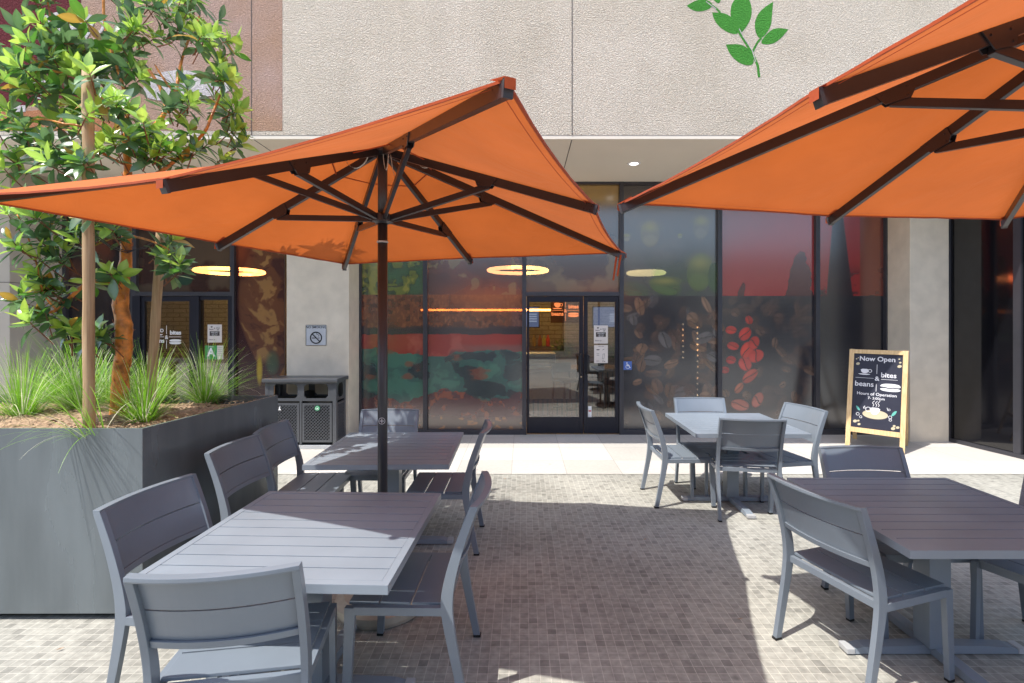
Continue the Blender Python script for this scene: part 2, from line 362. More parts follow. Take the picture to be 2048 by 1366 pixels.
M['board'] = plain('chalkboard', (.022,.024,.042), .5, 0, .4, .1, 12)
M['chalk'] = plain('chalk_white', (.70,.70,.74), .8)
M['chalktan'] = plain('chalk_tan', (.50,.44,.30), .8)
M['chalkteal'] = plain('chalk_teal', (.12,.42,.36), .8)
M['signgrey'] = plain('sign_plate', (.56,.58,.62), .4, .2)
M['blue'] = plain('sign_blue', (.07,.14,.42), .4)
M['paper'] = plain('poster_paper', (.66,.60,.56), .7)
M['ink'] = plain('poster_ink', (.05,.035,.035), .7)
M['green'] = plain('card_green', (.02,.26,.07), .5)
M['disc'] = plain('umbrella_base_stone', (.50,.46,.38), .35, .3, .5, .15, 8)
M['rubber'] = plain('black_rubber', (.01,.01,.01), .7)
M['cap'] = plain('foot_cap_grey', (.42,.43,.44), .5)

# ---------------------------------------------------------------- ground
def sheet(name, x0, x1, y0, y1, z, mat, kind='structure'):
    b = MB(); b.add([(x0,y0,z),(x1,y0,z),(x1,y1,z),(x0,y1,z)], [(0,1,2,3)])
    o = b.build(name, mat); tag(o, kind=kind); return o
sheet('ground', -80, 80, -80, 80, -.012, M['pier'])
sheet('mosaic_pavement', -14, 14, -9, 5.572, -.004, M['tiles'])
YW = 7.556
sheet('slab_pavement', -14, 14, 5.572, YW+.1, 0, M['slabs'])

# ---------------------------------------------------------------- building
YS = 5.75
bld = thing('cafe_building', 'beige stucco cafe building with dark framed printed windows under a deep soffit', 'building', (0, YS, 0))
def tobld(o): o.matrix_parent_inverse = Matrix.Translation((0,-YS,0)); return o
def part(b, name, mat, **k): return tobld(b.build(name, mat, bld, **k))
b = MB(); b.box(-14, 14, YS, 14, 3.845, 9); part(b, 'upper_wall', M['stucco'])
b = MB(); b.box(-14, 14, YS+.004, YW+.35, 3.80, 3.843); part(b, 'soffit', M['soffit'])
# thin joints in the stucco and the soffit
for px in (503, 1144): 
    b = MB(); x = (px-PX)*YS/F; b.box(x-.0035, x+.0035, YS-.0045, YS+.01, 3.845, 8.9); part(b, 'wall_joint', M['joint'])
for x in ((1144-PX)*YS/F, -3.1, 3.9): b = MB(); b.box(x-.004, x+.004, YS+.03, YW, 3.797, 3.81); part(b, 'soffit_joint', M['joint'])
UX, UZ = (1,0,0), (0,0,1)
def wall_flat(fl, name, mat, Y, lift):
    # polygons given in picture units on the wall plane at distance Y (real size from there)
    g = Flat(); g.v = [((x-PX)*Y/F, EYE-(y-PY)*Y/F) for x, y in fl.v]; g.f = fl.f; g.l = fl.l
    return tobld(g.build(name, mat, (0, Y, 0), UX, UZ, bld, lift))
wall_flat(Flat().rect(-1200, -300, 565, 262), 'tan_mural', M['tan'], YS, .0015)
wall_flat(Flat().poly([(-600,222),(60,222),(230,205),(250,262),(-600,262)]), 'terracotta_mural', M['tan2'], YS, .003)
wall_flat(Flat().rect(-260, -200, 162, 211), 'maroon_mural', M['maroon'], YS, .0045)
fl = Flat(); fl.poly(chaikin([(86,25),(192,25),(188,55),(168,88),(148,96),(118,96),(98,82),(90,55)], 1))
fl.ring(192, 52, 15, 6, 20); fl.poly(chaikin([(70,104),(208,104),(196,116),(82,116)], 1))
wall_flat(fl, 'cup_mural', M['wwhite'], YS, .006)
fl = Flat(); fl.rect(14, 211, 52, 224)
wall_flat(fl, 'pale_mural_patch', M['wwhite'], YS, .006); fl = Flat(); fl.poly(chaikin([(300,150),(360,138),(430,150),(470,165),(455,188),(390,196),(330,205),(280,192)], 2))
wall_flat(fl, 'pale_mural_patch', M['wwhite'], YS, .006); fl = Flat()
g = Flat(); g.text('tea', 0, 0, 48, 'LEFT', .03, 1.18)
fl.v += [(42+x, 179-y) for x, y in g.v]; k0 = len(fl.v)-len(g.v); fl.f += [tuple(i+k0 for i in reversed(q)) for q in g.f]
for k in range(3): fl.poly(chaikin([(70,187+k*9),(86,185+k*9),(108,188+k*9),(90,191+k*9)], 1))
wall_flat(fl, 'painted_lettering', M['wwhite'], YS, .006)
def zp(pts): return [(1200+x*.4141, y*.4141) for x, y in pts]
fl = Flat()
for lf in ([(418,28),(455,5),(500,-8),(548,18),(530,45),(480,58),(445,50)],
           [(541,60),(600,62),(640,85),(670,130),(668,168),(620,160),(575,130),(550,95)],
           [(690,-40),(730,10),(734,80),(705,135),(672,168),(640,125),(628,70),(636,10)],
           [(836,8),(830,80),(825,130),(790,180),(765,188),(746,140),(750,90),(780,45)],
           [(910,142),(870,190),(830,215),(772,214),(790,180),(830,140),(870,135)],
           [(608,215),(680,212),(730,245),(748,312),(700,318),(650,290),(620,250)],
           [(520,-40),(560,-80),(600,-90),(590,-20),(572,30)]):
    # keep the pointed tips: smooth only lightly
    fl.poly(chaikin(zp([lf[0]]*3+lf[1:]), 2))
fl.line(zp([(500,0),(560,40),(580,60)]), 4); fl.line(zp([(668,150),(702,205),(738,262),(762,318),(768,372)]), 5); fl.line(zp([(736,250),(760,205),(778,185)]), 4)
wall_flat(fl, 'painted_sprig', M['wgreen'], YS, .0015)
fl = Flat(); fl.line(zp([(672,140),(690,175),(735,245),(752,300)]), 1.6); wall_flat(fl, 'sprig_vein', M['wwhite'], YS, .003); fl = Flat(); fl.line(zp([(512,8),(560,44)]), 1.6)
wall_flat(fl, 'sprig_vein', M['wwhite'], YS, .003)

# columns, pier
XC = lambda px, Y: (px-PX)*Y/F
b = MB(); b.box(XC(573,7.07), XC(698,7.07), 7.07, YW+.3, -.01, 3.80); part(b, 'column', M['column'], bevel=.01)
b = MB(); b.box(XC(1820,7.07), XC(1881,7.07)+.12, 7.07, YW+.3, -.01, 3.80); part(b, 'column', M['column'], bevel=.01)
b = MB(); b.box(-9, XC(130,YW), 6.74, YW+.3, -.01, 3.80); part(b, 'pier', M['pier'], bevel=.01)
b = MB(); b.box(XC(130,YW)-.3, XC(130,YW)+.003, 6.735, YW, 2.225, 2.232); part(b, 'pier_joint', M['joint'])

# storefront windows -----------------------------------------------------
rng = np.random.RandomState(7)
LAT = rng.rand(256, 256)
def vn(x, y):
    xi = np.floor(x).astype(int); yi = np.floor(y).astype(int); fx = x-xi; fy = y-yi
    fx = fx*fx*(3-2*fx); fy = fy*fy*(3-2*fy)
    g = lambda a, c: LAT[(a) % 256, (c) % 256]
    return (g(xi,yi)*(1-fx)+g(xi+1,yi)*fx)*(1-fy)+(g(xi,yi+1)*(1-fx)+g(xi+1,yi+1)*fx)*fy
def fbm(x, y, o=4):
    s = 0; a = .5; t = 0
    for k in range(o): s = s+a*vn(x*2**k+17*k, y*2**k+31*k); t += a; a *= .5
    return s/t
def sm(a, b, x): t = np.clip((x-a)/(b-a), 0, 1); return t*t*(3-2*t)
def mixc(A, c, m): 
    m = m[..., None]; return A*(1-m)+np.array(c)*m
def bean(A, X, Y, cx, cy, rx, ry, ang, col, crease=True, a=1.0):
    c, s = math.cos(ang), math.sin(ang); u = ((X-cx)*c+(Y-cy)*s)/rx; v = (-(X-cx)*s+(Y-cy)*c)/ry
    d = u*u+v*v; m = sm(1.25, .75, d)*a
    A = mixc(A, col, m)
    A = mixc(A, [k*1.5 for k in col], m*sm(.55, .1, (u*.8)**2+(v-.45)**2*2)*.6)
    if crease: A = mixc(A, [k*.25 for k in col], m*sm(.12, .05, np.abs(v-.25*np.sin(u*2.2))))
    return A
def paint_burger(X, Y):
    A = np.zeros(X.shape+(3,)); n1 = fbm(X/38, Y/38); n2 = fbm(X/12+9, Y/12); n3 = fbm(X/5, Y/5, 3)
    wob = (n1-.5)*22
    # top: leaves left, dark onion-like waves right
    A[:] = (.10,.028,.035)
    wv = np.sin((X-860)/95+ (n1-.5)*6 + (Y-430)/42)
    A = mixc(A, (.17,.13,.075), sm(.15,.35,wv)); A = mixc(A, (.055,.02,.035), sm(-.5,-.75,wv))
    lf = X < 850
    L = np.zeros_like(A); L[:] = (.13,.19,.03); q = fbm(X/17+3*n1, Y/17, 3)
    L = mixc(L, (.015,.06,.03), sm(.5,.56,q)); L = mixc(L, (.02,.13,.06), sm(.60,.66,q)); L = mixc(L, (.27,.30,.04), sm(.42,.30,q))
    A = np.where(lf[..., None], L, A)
    # bun
    crust = np.zeros_like(A); crust[:] = (.16,.055,.028); crust = mixc(crust, (.28,.11,.045), sm(.5,.75,fbm(X/3.,Y/6.,3))*.8); crust = mixc(crust, (.06,.02,.015), sm(.45,.3,n2)*.8)
    hump = np.where(X > 850, -46*np.exp(-((X-965)/70.)**2), 0)*0
    A = np.where((Y+hump > 589)[..., None], crust, A)
    A = mixc(A, (.02,.024,.04), sm(650,658,Y+wob*.5))
    red = np.zeros_like(A); red[:] = (.30,.022,.022); red = mixc(red, (.40,.07,.06), sm(.5,.7,n1)); 
    A = np.where((Y+wob*.35 > 668)[..., None], red, A)
    A = mixc(A, (.20,.085,.08), sm(684,694,Y+wob*.4)*sm(900,960,X)*.8)
    A = mixc(A, (.03,.035,.05), sm(.62,.7,n1)*sm(696,704,Y)*.6)
    teal = np.zeros_like(A); teal[:] = (.035,.13,.115); t = fbm(X/44+5+n1*1.5, Y/30+n2*.5, 5)
    teal = mixc(teal, (.015,.045,.055), sm(.52,.57,t)); teal = mixc(teal, (.05,.20,.15), sm(.42,.34,t)); teal = mixc(teal, (.24,.075,.04), sm(.60,.72,fbm(X/48+3,Y/26,4))*.7)
    A = mixc(A, teal, sm(704,712,Y+wob*.9+12*np.sin(X/37.)))  if False else np.where((Y+wob*.9+10*np.sin(X/37.) > 706)[..., None], teal, A)
    bot = np.zeros_like(A); bot[:] = (.10,.035,.045); bot = mixc(bot, (.33,.09,.04), sm(.55,.7,n2)*.7)
    A = np.where((Y+wob*1.6+8*np.sin(X/23.) > 792)[..., None], bot, A)
    A = mixc(A, (.13,.095,.075), sm(822,845,Y+wob))  # haze of the reflected ground, painted into the print's bottom edge
    A = mixc(A, (.40,.13,.05), np.exp(-((X-965)/75.)**2-((Y-600)/26.)**2)*.6*(X>852))
    A = A*(.8+.4*fbm(X/90+3,Y/70,3))[...,None]
    A = mixc(A, (.42,.20,.07), (sm(.66,.70,fbm(X/14+50,Y/9,2))*sm(830,836,Y))*.8)
    return A
RS = random.Random(5)
beans_big = []
for k in range(90):
    beans_big.append((RS.uniform(1248,1440), RS.uniform(600,866), RS.uniform(9,19), RS.uniform(6,12), RS.uniform(0,PI), RS.choice([(.16,.085,.045),(.24,.13,.075),(.10,.055,.04),(.13,.12,.12),(.30,.17,.10)])))
beans_mid = []
for k in range(85): beans_mid.append((RS.uniform(1440,1635), RS.uniform(600,866), RS.uniform(8,18), RS.uniform(6,11), RS.uniform(0,PI), RS.choice([(.09,.05,.04),(.15,.085,.055),(.06,.04,.04)])))
beans_red = [(1462,660,11,8,0,(.55,.03,.02)),(1490,668,14,11,2.2,(.60,.03,.02)),(1466,692,12,8,.2,(.5,.03,.02)),(1494,700,17,12,2.0,(.66,.04,.02)),(1508,686,10,14,.4,(.5,.03,.02)),
             (1462,720,10,8,0,(.42,.02,.02)),(1490,728,14,12,.9,(.55,.04,.03)),(1512,712,12,16,1.1,(.55,.03,.02)),(1450,740,9,7,0,(.35,.02,.02)),(1500,752,18,10,2.4,(.42,.05,.03)),
             (1480,810,18,11,.2,(.46,.12,.08)),(1515,800,10,16,.5,(.42,.10,.07)),(1498,640,9,7,1,(.4,.03,.02)),(1478,776,12,7,2.2,(.36,.10,.05))]
spots = [(RS.uniform(1636,1762), RS.uniform(600,866), RS.uniform(4,10), RS.uniform(3,8), RS.uniform(0,PI), (.006,.006,.01)) for k in range(38)]
def paint_beans(X, Y):
    n1 = fbm(X/60, Y/60); n2 = fbm(X/14, Y/14, 3)
    A = np.zeros(X.shape+(3,)); A[:] = (.13,.13,.12)
    A = mixc(A, (.055,.07,.07), sm(470,560,Y+(n1-.5)*80)); A = mixc(A, (.03,.085,.03), sm(.5,.66,fbm(X/70+7,Y/34,3))*sm(500,570,Y)*.8)
    for (cx,cy,rx,ry,an,c) in [(1300,468,19,26,0,(.20,.18,.10)),(1400,545,26,38,.15,(.09,.15,.03)),(1330,572,32,18,.25,(.07,.13,.03)),(1268,580,30,16,.2,(.04,.10,.05)),(1402,455,16,24,.1,(.17,.16,.11)),(1253,475,8,8,0,(.22,.20,.12)),(1360,472,5,5,0,(.22,.22,.1)),(1428,555,12,30,0,(.03,.10,.03))]:
        A = bean(A, X, Y, cx, cy, rx, ry, an, c, False, .85)
        if c[1] > .12: A = mixc(A, (.34,.33,.05), np.exp(-(((X-cx)/rx)**2+((Y-cy+ry*.55)/ry/.5)**2)*1.6)*.7)
    A = np.where(((Y < 402)&(X>1246))[..., None], np.array((.02,.02,.025)), A)
    R4 = np.zeros_like(A); R4[:] = (.42,.03,.03); R4 = mixc(R4, (.30,.10,.10), sm(560,430,Y+(X-1440)*.55)); R4 = mixc(R4, (.10,.02,.022), sm(.02,.08,np.sin(X/17.+n1*4)*.5+(Y-560)/120.-.25+(X-1540)/220.))
    R5 = np.zeros_like(A); R5[:] = (.38,.018,.015); d = np.abs(X-1676-(Y-430)*.02)-10-(Y-430)*.10; R5 = mixc(R5, (.018,.006,.01), sm(2,-2,d)); R5 = mixc(R5, (.16,.045,.02), sm(1718,1722,X)*.8)
    R5 = mixc(R5, (.015,.008,.012), sm(.50,.56,n1)*sm(520,575,Y))
    A = np.where((X > 1438)[..., None], R4, A); A = np.where((X > 1634)[..., None], R5, A)
    D = np.zeros_like(A); D[:] = (.024,.026,.036); D = mixc(D, (.012,.014,.024), sm(.4,.6,n1)); D = np.where((X>1634)[..., None], D*.55, D)
    for i_, q in enumerate(beans_big+beans_mid): D = bean(D, X, Y, *q, a=.3+.6*((i_*37)%10)/10)
    for q in beans_red: D = bean(D, X, Y, *q)
    for q in spots: D = bean(D, X, Y, *q, crease=False)
    D = mixc(D, (.10,.09,.075), sm(820,850,Y+(n1-.5)*30)*(X<1634)*.5)  # pale ground reflection mixed into the colour low on the bean panes
    A = np.where((Y > 592)[..., None], D, A)
    return A
def paint_trans(X, Y):
    n1 = fbm(X/60, Y/60); A = np.zeros(X.shape+(3,)); A[:] = (.10,.085,.08)
    A = mixc(A, (.17,.15,.11), sm(.1,.5,np.sin(X/60.+Y/33.+n1*5))); A = mixc(A, (.055,.045,.06), sm(.55,.7,n1)); A = mixc(A, (.30,.20,.03), sm(420,395,Y)); return A
def paint_cone(X, Y):
    n1 = fbm(X/40, Y/40); n2 = fbm((X+Y*.35)/34+n1*2, (Y-X*.5)/26+n1*2, 5); A = np.zeros(X.shape+(3,)); A[:] = (.04,.008,.012)
    cx = 548-18*np.sin((Y-500)/75.); wd = 30+26*np.sin(np.clip((Y-430)/300., 0, 1)*PI)
    m = sm(1.05, .9, np.abs(X-cx)/wd)*sm(735, 705, Y); A = mixc(A, (.13,.055,.03), m); A = mixc(A, (.30,.19,.08), m*sm(.56,.68,n2)); A = mixc(A, (.05,.018,.02), m*sm(.45,.3,n2))
    A = mixc(A, (.26,.05,.012), sm(520,470,X)*sm(560,500,Y)); A = mixc(A, (.22,.11,.02), sm(.9,1.,(X-530)/60+(Y-700)/110)*sm(640,700,Y)*.8)
    A = mixc(A, (.45,.36,.02), sm(1.4,.1,((X-519)/6)**2+((Y-740)/30)**2)); A = mixc(A, (.03,.12,.08), sm(1.4,.1,((X-545)/14)**2+((Y-725)/26)**2)*.7); return A
def paint_dark(X, Y):
    n1 = fbm(X/50, Y/50); A = np.zeros(X.shape+(3,)); A[:] = (.10,.075,.05); A = mixc(A, (.045,.02,.014), sm(.45,.6,n1)); A = mixc(A, (.02,.08,.05), sm(1,.6,((X-370)/16)**2+((Y-560)/12)**2)); return A
def paint_night(X, Y):
    n1 = fbm(X/70, Y/70); A = np.zeros(X.shape+(3,)); A[:] = (.006,.007,.012); A = mixc(A, (.03,.035,.06), sm(.5,.7,n1)*.5); A = mixc(A, (.008,.03,.02), sm(.6,.7,fbm(X/40+9,Y/90))*.7); A = mixc(A, (.09,.02,.01), sm(600,480,Y)*sm(.45,.6,n1)); return A

def pane(px0, px1, z0, z1, painter, parent, Y, name='printed_pane', mat=None):
    x0, x1 = XC(px0, YW), XC(px1, YW); st = .0095
    nx = max(2, int((x1-x0)/st)); nz = max(2, int((z1-z0)/st))
    xs = np.linspace(x0, x1, nx+1); zs = np.linspace(z0, z1, nz+1); X, Z = np.meshgrid(xs, zs)
    v = np.stack([X, np.full_like(X, Y), Z], -1).reshape(-1, 3)
    i = np.arange(nx)[None, :]+np.arange(nz)[:, None]*(nx+1); q = np.stack([i, i+1, i+nx+2, i+nx+1], -1).reshape(-1, 4)
    me = bpy.data.meshes.new(name); me.from_pydata(v.tolist(), [], q.tolist()); me.update()
    px = PX+X*F/YW; py = PY-(Z-EYE)*F/YW
    A_ = painter(px, py); A_ = A_*.8+np.array((.055,.05,.06))*.28; C = np.clip(A_, 0, 1).reshape(-1, 3); C = np.concatenate([C, np.ones((len(C), 1))], 1)
    at = me.color_attributes.new('print', 'FLOAT_COLOR', 'POINT'); at.data.foreach_set('color', C.astype(np.float32).ravel())
    me.materials.append(mat or M['film']); o = bpy.data.objects.new(name, me); COL.objects.link(o); o.parent = parent
    return o
ZT = 3.80
def zpx(py): return EYE-(py-PY)*YW/F
def window(px0, px1, z0, z1, painter=None, mat=None, name='window', sill=.075, head=.035, side=.032, sides=(1,1)):
    x0, x1 = XC(px0, YW), XC(px1, YW); b = MB(); y0, y1 = YW-.055, YW+.075
    b.box(x0, x0+side*sides[0], y0, y1, z0, z1-.0005); b.box(x1-side*sides[1], x1, y0, y1, z0, z1-.0005)
    b.box(x0+side*sides[0], x1-side*sides[1], y0+.004, y1, z0, z0+sill); b.box(x0+side*sides[0], x1-side*sides[1], y0+.004, y1, z1-head, z1-.001)
    f = tobld(b.build(name, M['frame'], bld, bevel=.002))
    a0, a1 = px0+side*sides[0]*F/YW, px1-side*sides[1]*F/YW
    if painter: pane(a0, a1, z0+sill, z1-head, painter, f, YW, mat=mat)
    else:
        p = MB(); p.box(XC(a0,YW), XC(a1,YW), YW, YW+.008, z0+sill, z1-head); p.build('pane', mat or M['dkglass'], f)
    return f
ZD = zpx(592)     # underside of transom bar
window(718, 851.5, .0, ZT, paint_burger, sides=(1.6,1))
window(851.5, 1048.5, .0, ZT, paint_burger)
window(1048.5, 1242, ZD, ZT, paint_trans, sill=.06)
window(1242, 1437.5, .0, ZT, paint_beans)
window(1437.5, 1632, .0, ZT, paint_beans)
window(1632, 1776, .0, ZT, paint_beans, sides=(1,2.2))
window(131, 270, .0, ZT, paint_night, M['film_dk'], sides=(1.5,1))
window(270, 468, ZD, ZT, paint_dark, M['film_dk'], sill=.06, sides=(1.8,1))
window(468, 573, .0, ZT, paint_cone, M['film_dk'], sides=(1,.2))
# wing wall of dark glass running towards the camera on the right
WA, WB = Vector((6.03,7.17,0)), Vector((6.36,4.9,0)); wd = (WB-WA).normalized()
def wbar(t0, t1, z0, z1, th=.1, off=0):
    b_ = MB(); a = WA+wd*t0; c = WA+wd*t1; n = Vector((wd.y,-wd.x,0))*-1
    n = Vector((1,.14,0)).normalized()
    b_.add([a+n*off+Vector((0,0,z0)), c+n*off+Vector((0,0,z0)), c+n*(off+th)+Vector((0,0,z0)), a+n*(off+th)+Vector((0,0,z0)),
            a+n*off+Vector((0,0,z1)), c+n*off+Vector((0,0,z1)), c+n*(off+th)+Vector((0,0,z1)), a+n*(off+th)+Vector((0,0,z1))],
           [(0,1,2,3),(4,5,6,7),(0,1,5,4),(1,2,6,5),(2,3,7,6),(3,0,4,7)]); return b_
fw = MB()
for t0, t1 in ((-.02,.09),(.90,.985),(1.75,1.83)): q = wbar(t0, t1, 0, ZT); fw.add(q.v, q.f)
q = wbar(-.02, 2.2, -.001, .05, .12, -.01); fw.add(q.v, q.f)
wf = part(fw, 'window', M['frame'])
for t0, t1 in ((.09,.90),(.985,1.75),(1.83,2.2)):
    q = wbar(t0, t1, .05, ZT-.002, .02, .03); q.build('pane', M['dkglass'], wf)

# doors ------------------------------------------------------------------
def door(px0, px1, gx0, gx1, gy0, gy1, name='door', hinge=None, handle=None, mat='frame_dk'):
    x0, x1 = XC(px0,YW), XC(px1,YW); a0, a1 = XC(gx0,YW), XC(gx1,YW); zt, zb = zpx(gy0), zpx(gy1); y0, y1 = YW-.03, YW+.02
    b = MB(); top = ZD-.003
    b.box(x0, a0, y0, y1, .012, top); b.box(a1, x1, y0, y1, .012, top); b.box(a0, a1, y0+.001, y1, .012, zb); b.box(a0, a1, y0+.001, y1, zt, top)
    d = part(b, name, M[mat], bevel=.003)
    g = MB(); g.box(a0, a1, YW-.008, YW, zb, zt); g.build('glass', M['glass'], d)
    if handle is not None:
        h = MB(); hx = XC(handle,YW); zc = zpx(727); s = 1 if handle < (px0+px1)/2 else -1
        h.tube([(hx,y0,zc+.13),(hx,y0-.06,zc+.15),(hx+s*.012,y0-.075,zc+.12),(hx+s*.012,y0-.075,zc-.12),(hx,y0-.06,zc-.15),(hx,y0,zc-.13)], .011, 8)
        h.tube([(hx+s*.035,y0,zc+.125),(hx+s*.035,y0-.05,zc+.125),(hx+s*.035,y0-.05,zc-.125),(hx+s*.035,y0,zc-.125)], .008, 8)
        h.build('handle', M['black'], d, smooth=True)
    return d
jb = MB(); 
for a, c in ((1048.5,1053),(1237.5,1242)): jb.box(XC(a,YW), XC(c,YW), YW-.055, YW+.075, 0, ZD-.001)
part(jb, 'door_frame', M['frame'], bevel=.002)
dl = door(1053.6, 1166, 1058.5, 1158, 604, 834, handle=1160.5)
dr = door(1167, 1237, 1175, 1229.5, 604, 834, handle=1172)
b = MB(); b.lathe([(.012,0),(.012,.012)], n=14); o = b.build('lock_cylinder', plain('brass', (.6,.5,.35), .3, .8), dl, M=Matrix.Translation((XC(1162,YW), YW-.031, zpx(753)))@Matrix.Rotation(R(90),4,'X'))
jb = MB(); 
for a, c in ((270,285),(388,402),(460,468)): jb.box(XC(a,YW), XC(c,YW), YW-.055, YW+.075, 0, ZD-.001)
part(jb, 'door_frame', M['frame_dk'], bevel=.002)
d2 = door(285.5, 387.5, 292, 381, 603, 850)
b = MB(); b.box(XC(402,YW), XC(460,YW), YW-.03, YW+.02, .0, .08); b.box(XC(402,YW), XC(460,YW), YW-.03, YW+.02, ZD-.06, ZD-.001); sw = part(b, 'window', M['frame_dk'])
g = MB(); g.box(XC(402,YW), XC(460,YW), YW-.008, YW, .08, ZD-.06); g.build('pane', M['glass'], sw)
# white shop logo on the doors: cup / bites / beans / roll
def logo(fl, cx, cy, s):
    """cx,cy centre (up positive), s = half width"""
    fl.poly(chaikin([(cx-.86*s,cy+.62*s),(cx-.36*s,cy+.62*s),(cx-.38*s,cy+.42*s),(cx-.48*s,cy+.26*s),(cx-.72*s,cy+.26*s),(cx-.84*s,cy+.42*s)], 1))
    fl.ring(cx-.32*s, cy+.47*s, .10*s, .045*s, 14); fl.poly([(cx-.98*s,cy+.22*s),(cx-.24*s,cy+.22*s),(cx-.34*s,cy+.15*s),(cx-.86*s,cy+.15*s)])
    fl.rect(cx-1.0*s, cy+.03*s, cx-.16*s, cy+.06*s); fl.rect(cx+.16*s, cy+.03*s, cx+1.0*s, cy+.06*s)
    fl.rect(cx-.015*s, cy+.24*s, cx+.015*s, cy+.8*s); fl.rect(cx-.015*s, cy-.75*s, cx+.015*s, cy-.18*s)
    fl.text('&', cx, cy-.10*s, .36*s); fl.text('bites', cx+.60*s, cy+.2*s, .40*s, bold=.03); fl.text('beans', cx-.60*s, cy-.34*s, .40*s, bold=.03)
    fl.poly(chaikin([(cx+.16*s,cy-.22*s),(cx+.3*s,cy-.12*s),(cx+.9*s,cy-.12*s),(cx+1.02*s,cy-.22*s),(cx+.9*s,cy-.28*s),(cx+.3*s,cy-.28*s)], 2))
    fl.poly(chaikin([(cx+.16*s,cy-.34*s),(cx+.25*s,cy-.30*s),(cx+.92*s,cy-.30*s),(cx+1.02*s,cy-.34*s),(cx+.9*s,cy-.45*s),(cx+.28*s,cy-.45*s)], 2))
    return fl
fl = logo(Flat(), XC(334,YW), zpx(675), .225); fl.build('door_lettering', M['white'], (0,YW-.008,0), UX, UZ, d2, .002)

# interior --------------------------------------------------------------
YB = 11.6
sheet('floor', -9, 8, YW+.1, YB+.3, .002, plain('shop_floor', (.22,.19,.17), .35, vary=.1))
b = MB(); b.box(-9, 8, YB, YB+.2, 0, ZT); part(b, 'interior_wall', brickmat('shop_brick', (.34,.31,.27), (.28,.25,.22), (.14,.12,.10), 1, 'XZ', .30, .10))
b = MB(); b.box(-9, -8.8, YW+.3, YB, 0, ZT); b.box(7.8, 8, YW+.3, YB, 0, ZT); part(b, 'side_wall', M['pier'])
RING = emit('ring_lamp_glow', (1,.62,.18), 34); RING2 = emit('dim_ring_glow', (1,.75,.35), 7)
def ring_lamp(px, py, Y, r, label):
    x, _, z = P(px, py, Y); t = thing('ring_pendant', label, 'lamp', (x, Y, z), 0, 'ring pendant lamps inside the cafe')
    b = MB(); n = 40
    b.tube([(r*math.cos(2*PI*k/n), r*math.sin(2*PI*k/n), 0) for k in range(n+1)], .035, 8, False); b.build('glowing_ring', RING2 if px == 1292 else RING, t, smooth=True)
    b = MB()
    for k in range(3): b.tube([(r*math.cos(2*PI*k/3), r*math.sin(2*PI*k/3), .03), (0,0,ZT-z)], .004, 4)
    b.build('cable', M['black'], t)
ring_lamp(1036, 541, 9.6, .56, 'glowing yellow ring lamp seen behind the glass left above the entrance doors')
ring_lamp(1292, 546, 9.6, .34, 'glowing yellow ring lamp behind the window with printed green olives')
ring_lamp(460, 543, 9.6, .58, 'glowing yellow ring lamp behind the left storefront above the planter')
b = MB(); x0, _, z0 = P(842, 620, 10.2); x1 = P(1160, 620, 10.2)[0]; b.box(x0, x1, 10.18, 10.22, z0-.02, z0+.02)
tag(b.build('strip_light', emit('strip_glow', (1,.33,.06), 18)), 'thin glowing orange strip light behind the burger print left of the doors', 'lamp')
def string_lights(px, py0, py1, n, Y, lab):
    x, _, z0 = P(px, py0, Y); z1 = P(px, py1, Y)[2]; t = thing('string_lights', lab, 'lamp', (x, Y, z0), 0, 'hanging bulb strings behind the bean print')
    b = MB(); b.tube([(0,0,ZT-z0),(0,0,z1-z0)], .003, 4); b.build('cable', M['black'], t)
    b = MB()
    for k in range(n): b.lathe([(.004,-.016),(.014,-.008),(.014,.008),(.004,.016)], (0,0,(z1-z0)*k/(n-1)), 8)
    tag(b.build('bulbs', emit('bulb_glow', (1,.72,.35), 7), t), kind='stuff')
string_lights(1395, 655, 790, 13, 8.6, 'longer hanging string of small warm bulbs behind the bean print')
string_lights(1366, 648, 715, 7, 8.6, 'shorter hanging string of small warm bulbs behind the bean print')
x, y, z = P(1131, 622, 10.1); t = thing('neon_sign', 'orange neon cup and roll sign glowing inside behind the wide door leaf', 'sign', (x, y, z))
logo(Flat(), 0, 0, .27).build('neon_lettering', emit('neon_glow', (1,.26,.08), 1.6), (0,0,0), UX, UZ, t, .002)
b = MB(); b.box(-.3,.3,.005,.015,-.24,.24); b.build('backing', plain('neon_backing', (.10,.04,.02), .4), t)
# service counter
t = thing('service_counter', 'white panelled service counter with brown slats seen through the entrance doors', 'counter', (.9, 9.2, 0))
WS = woodmat('walnut_slats', (.16,.075,.04), (.24,.12,.065), .5, 2)
b = MB(); b.box(-.95, .05, -.3, .5, .32, .80); b.build('front_panel', plain('pale_panel', (.55,.50,.47), .6), t)
b = MB()
for k in range(12): b.box(-.95+k*.085, -.95+k*.085+.06, -.33, -.3, .02, .31)
for k in range(16): b.box(.08+k*.09, .08+k*.09+.065, -.36, -.32, .02, .80)
b.build('slats', WS, t)
b = MB(); b.box(-.96, 1.5, -.29, .5, .015, .79); b.build('carcass', M['binin'], t, M=Matrix.Translation((0,.012,0)))
b = MB(); b.box(-1.0, 1.6, -.38, .55, .81, .86); b.build('counter_top', plain('counter_top', (.20,.14,.11), .3), t)
t = thing('display_case', 'low glass display case standing on the service counter', 'display case', (.25, 9.2, .862))
b = MB(); b.box(-.35,.35,-.25,.3,0,.04); b.box(-.35,.35,-.25,.3,.24,.26); b.box(-.35,-.33,-.25,.3,.04,.24); b.box(.33,.35,-.25,.3,.04,.24); b.build('case_frame', M['cap'], t)
b = MB(); b.box(-.33,.33,-.24,-.235,.04,.24); b.build('front_glass', M['glass'], t)
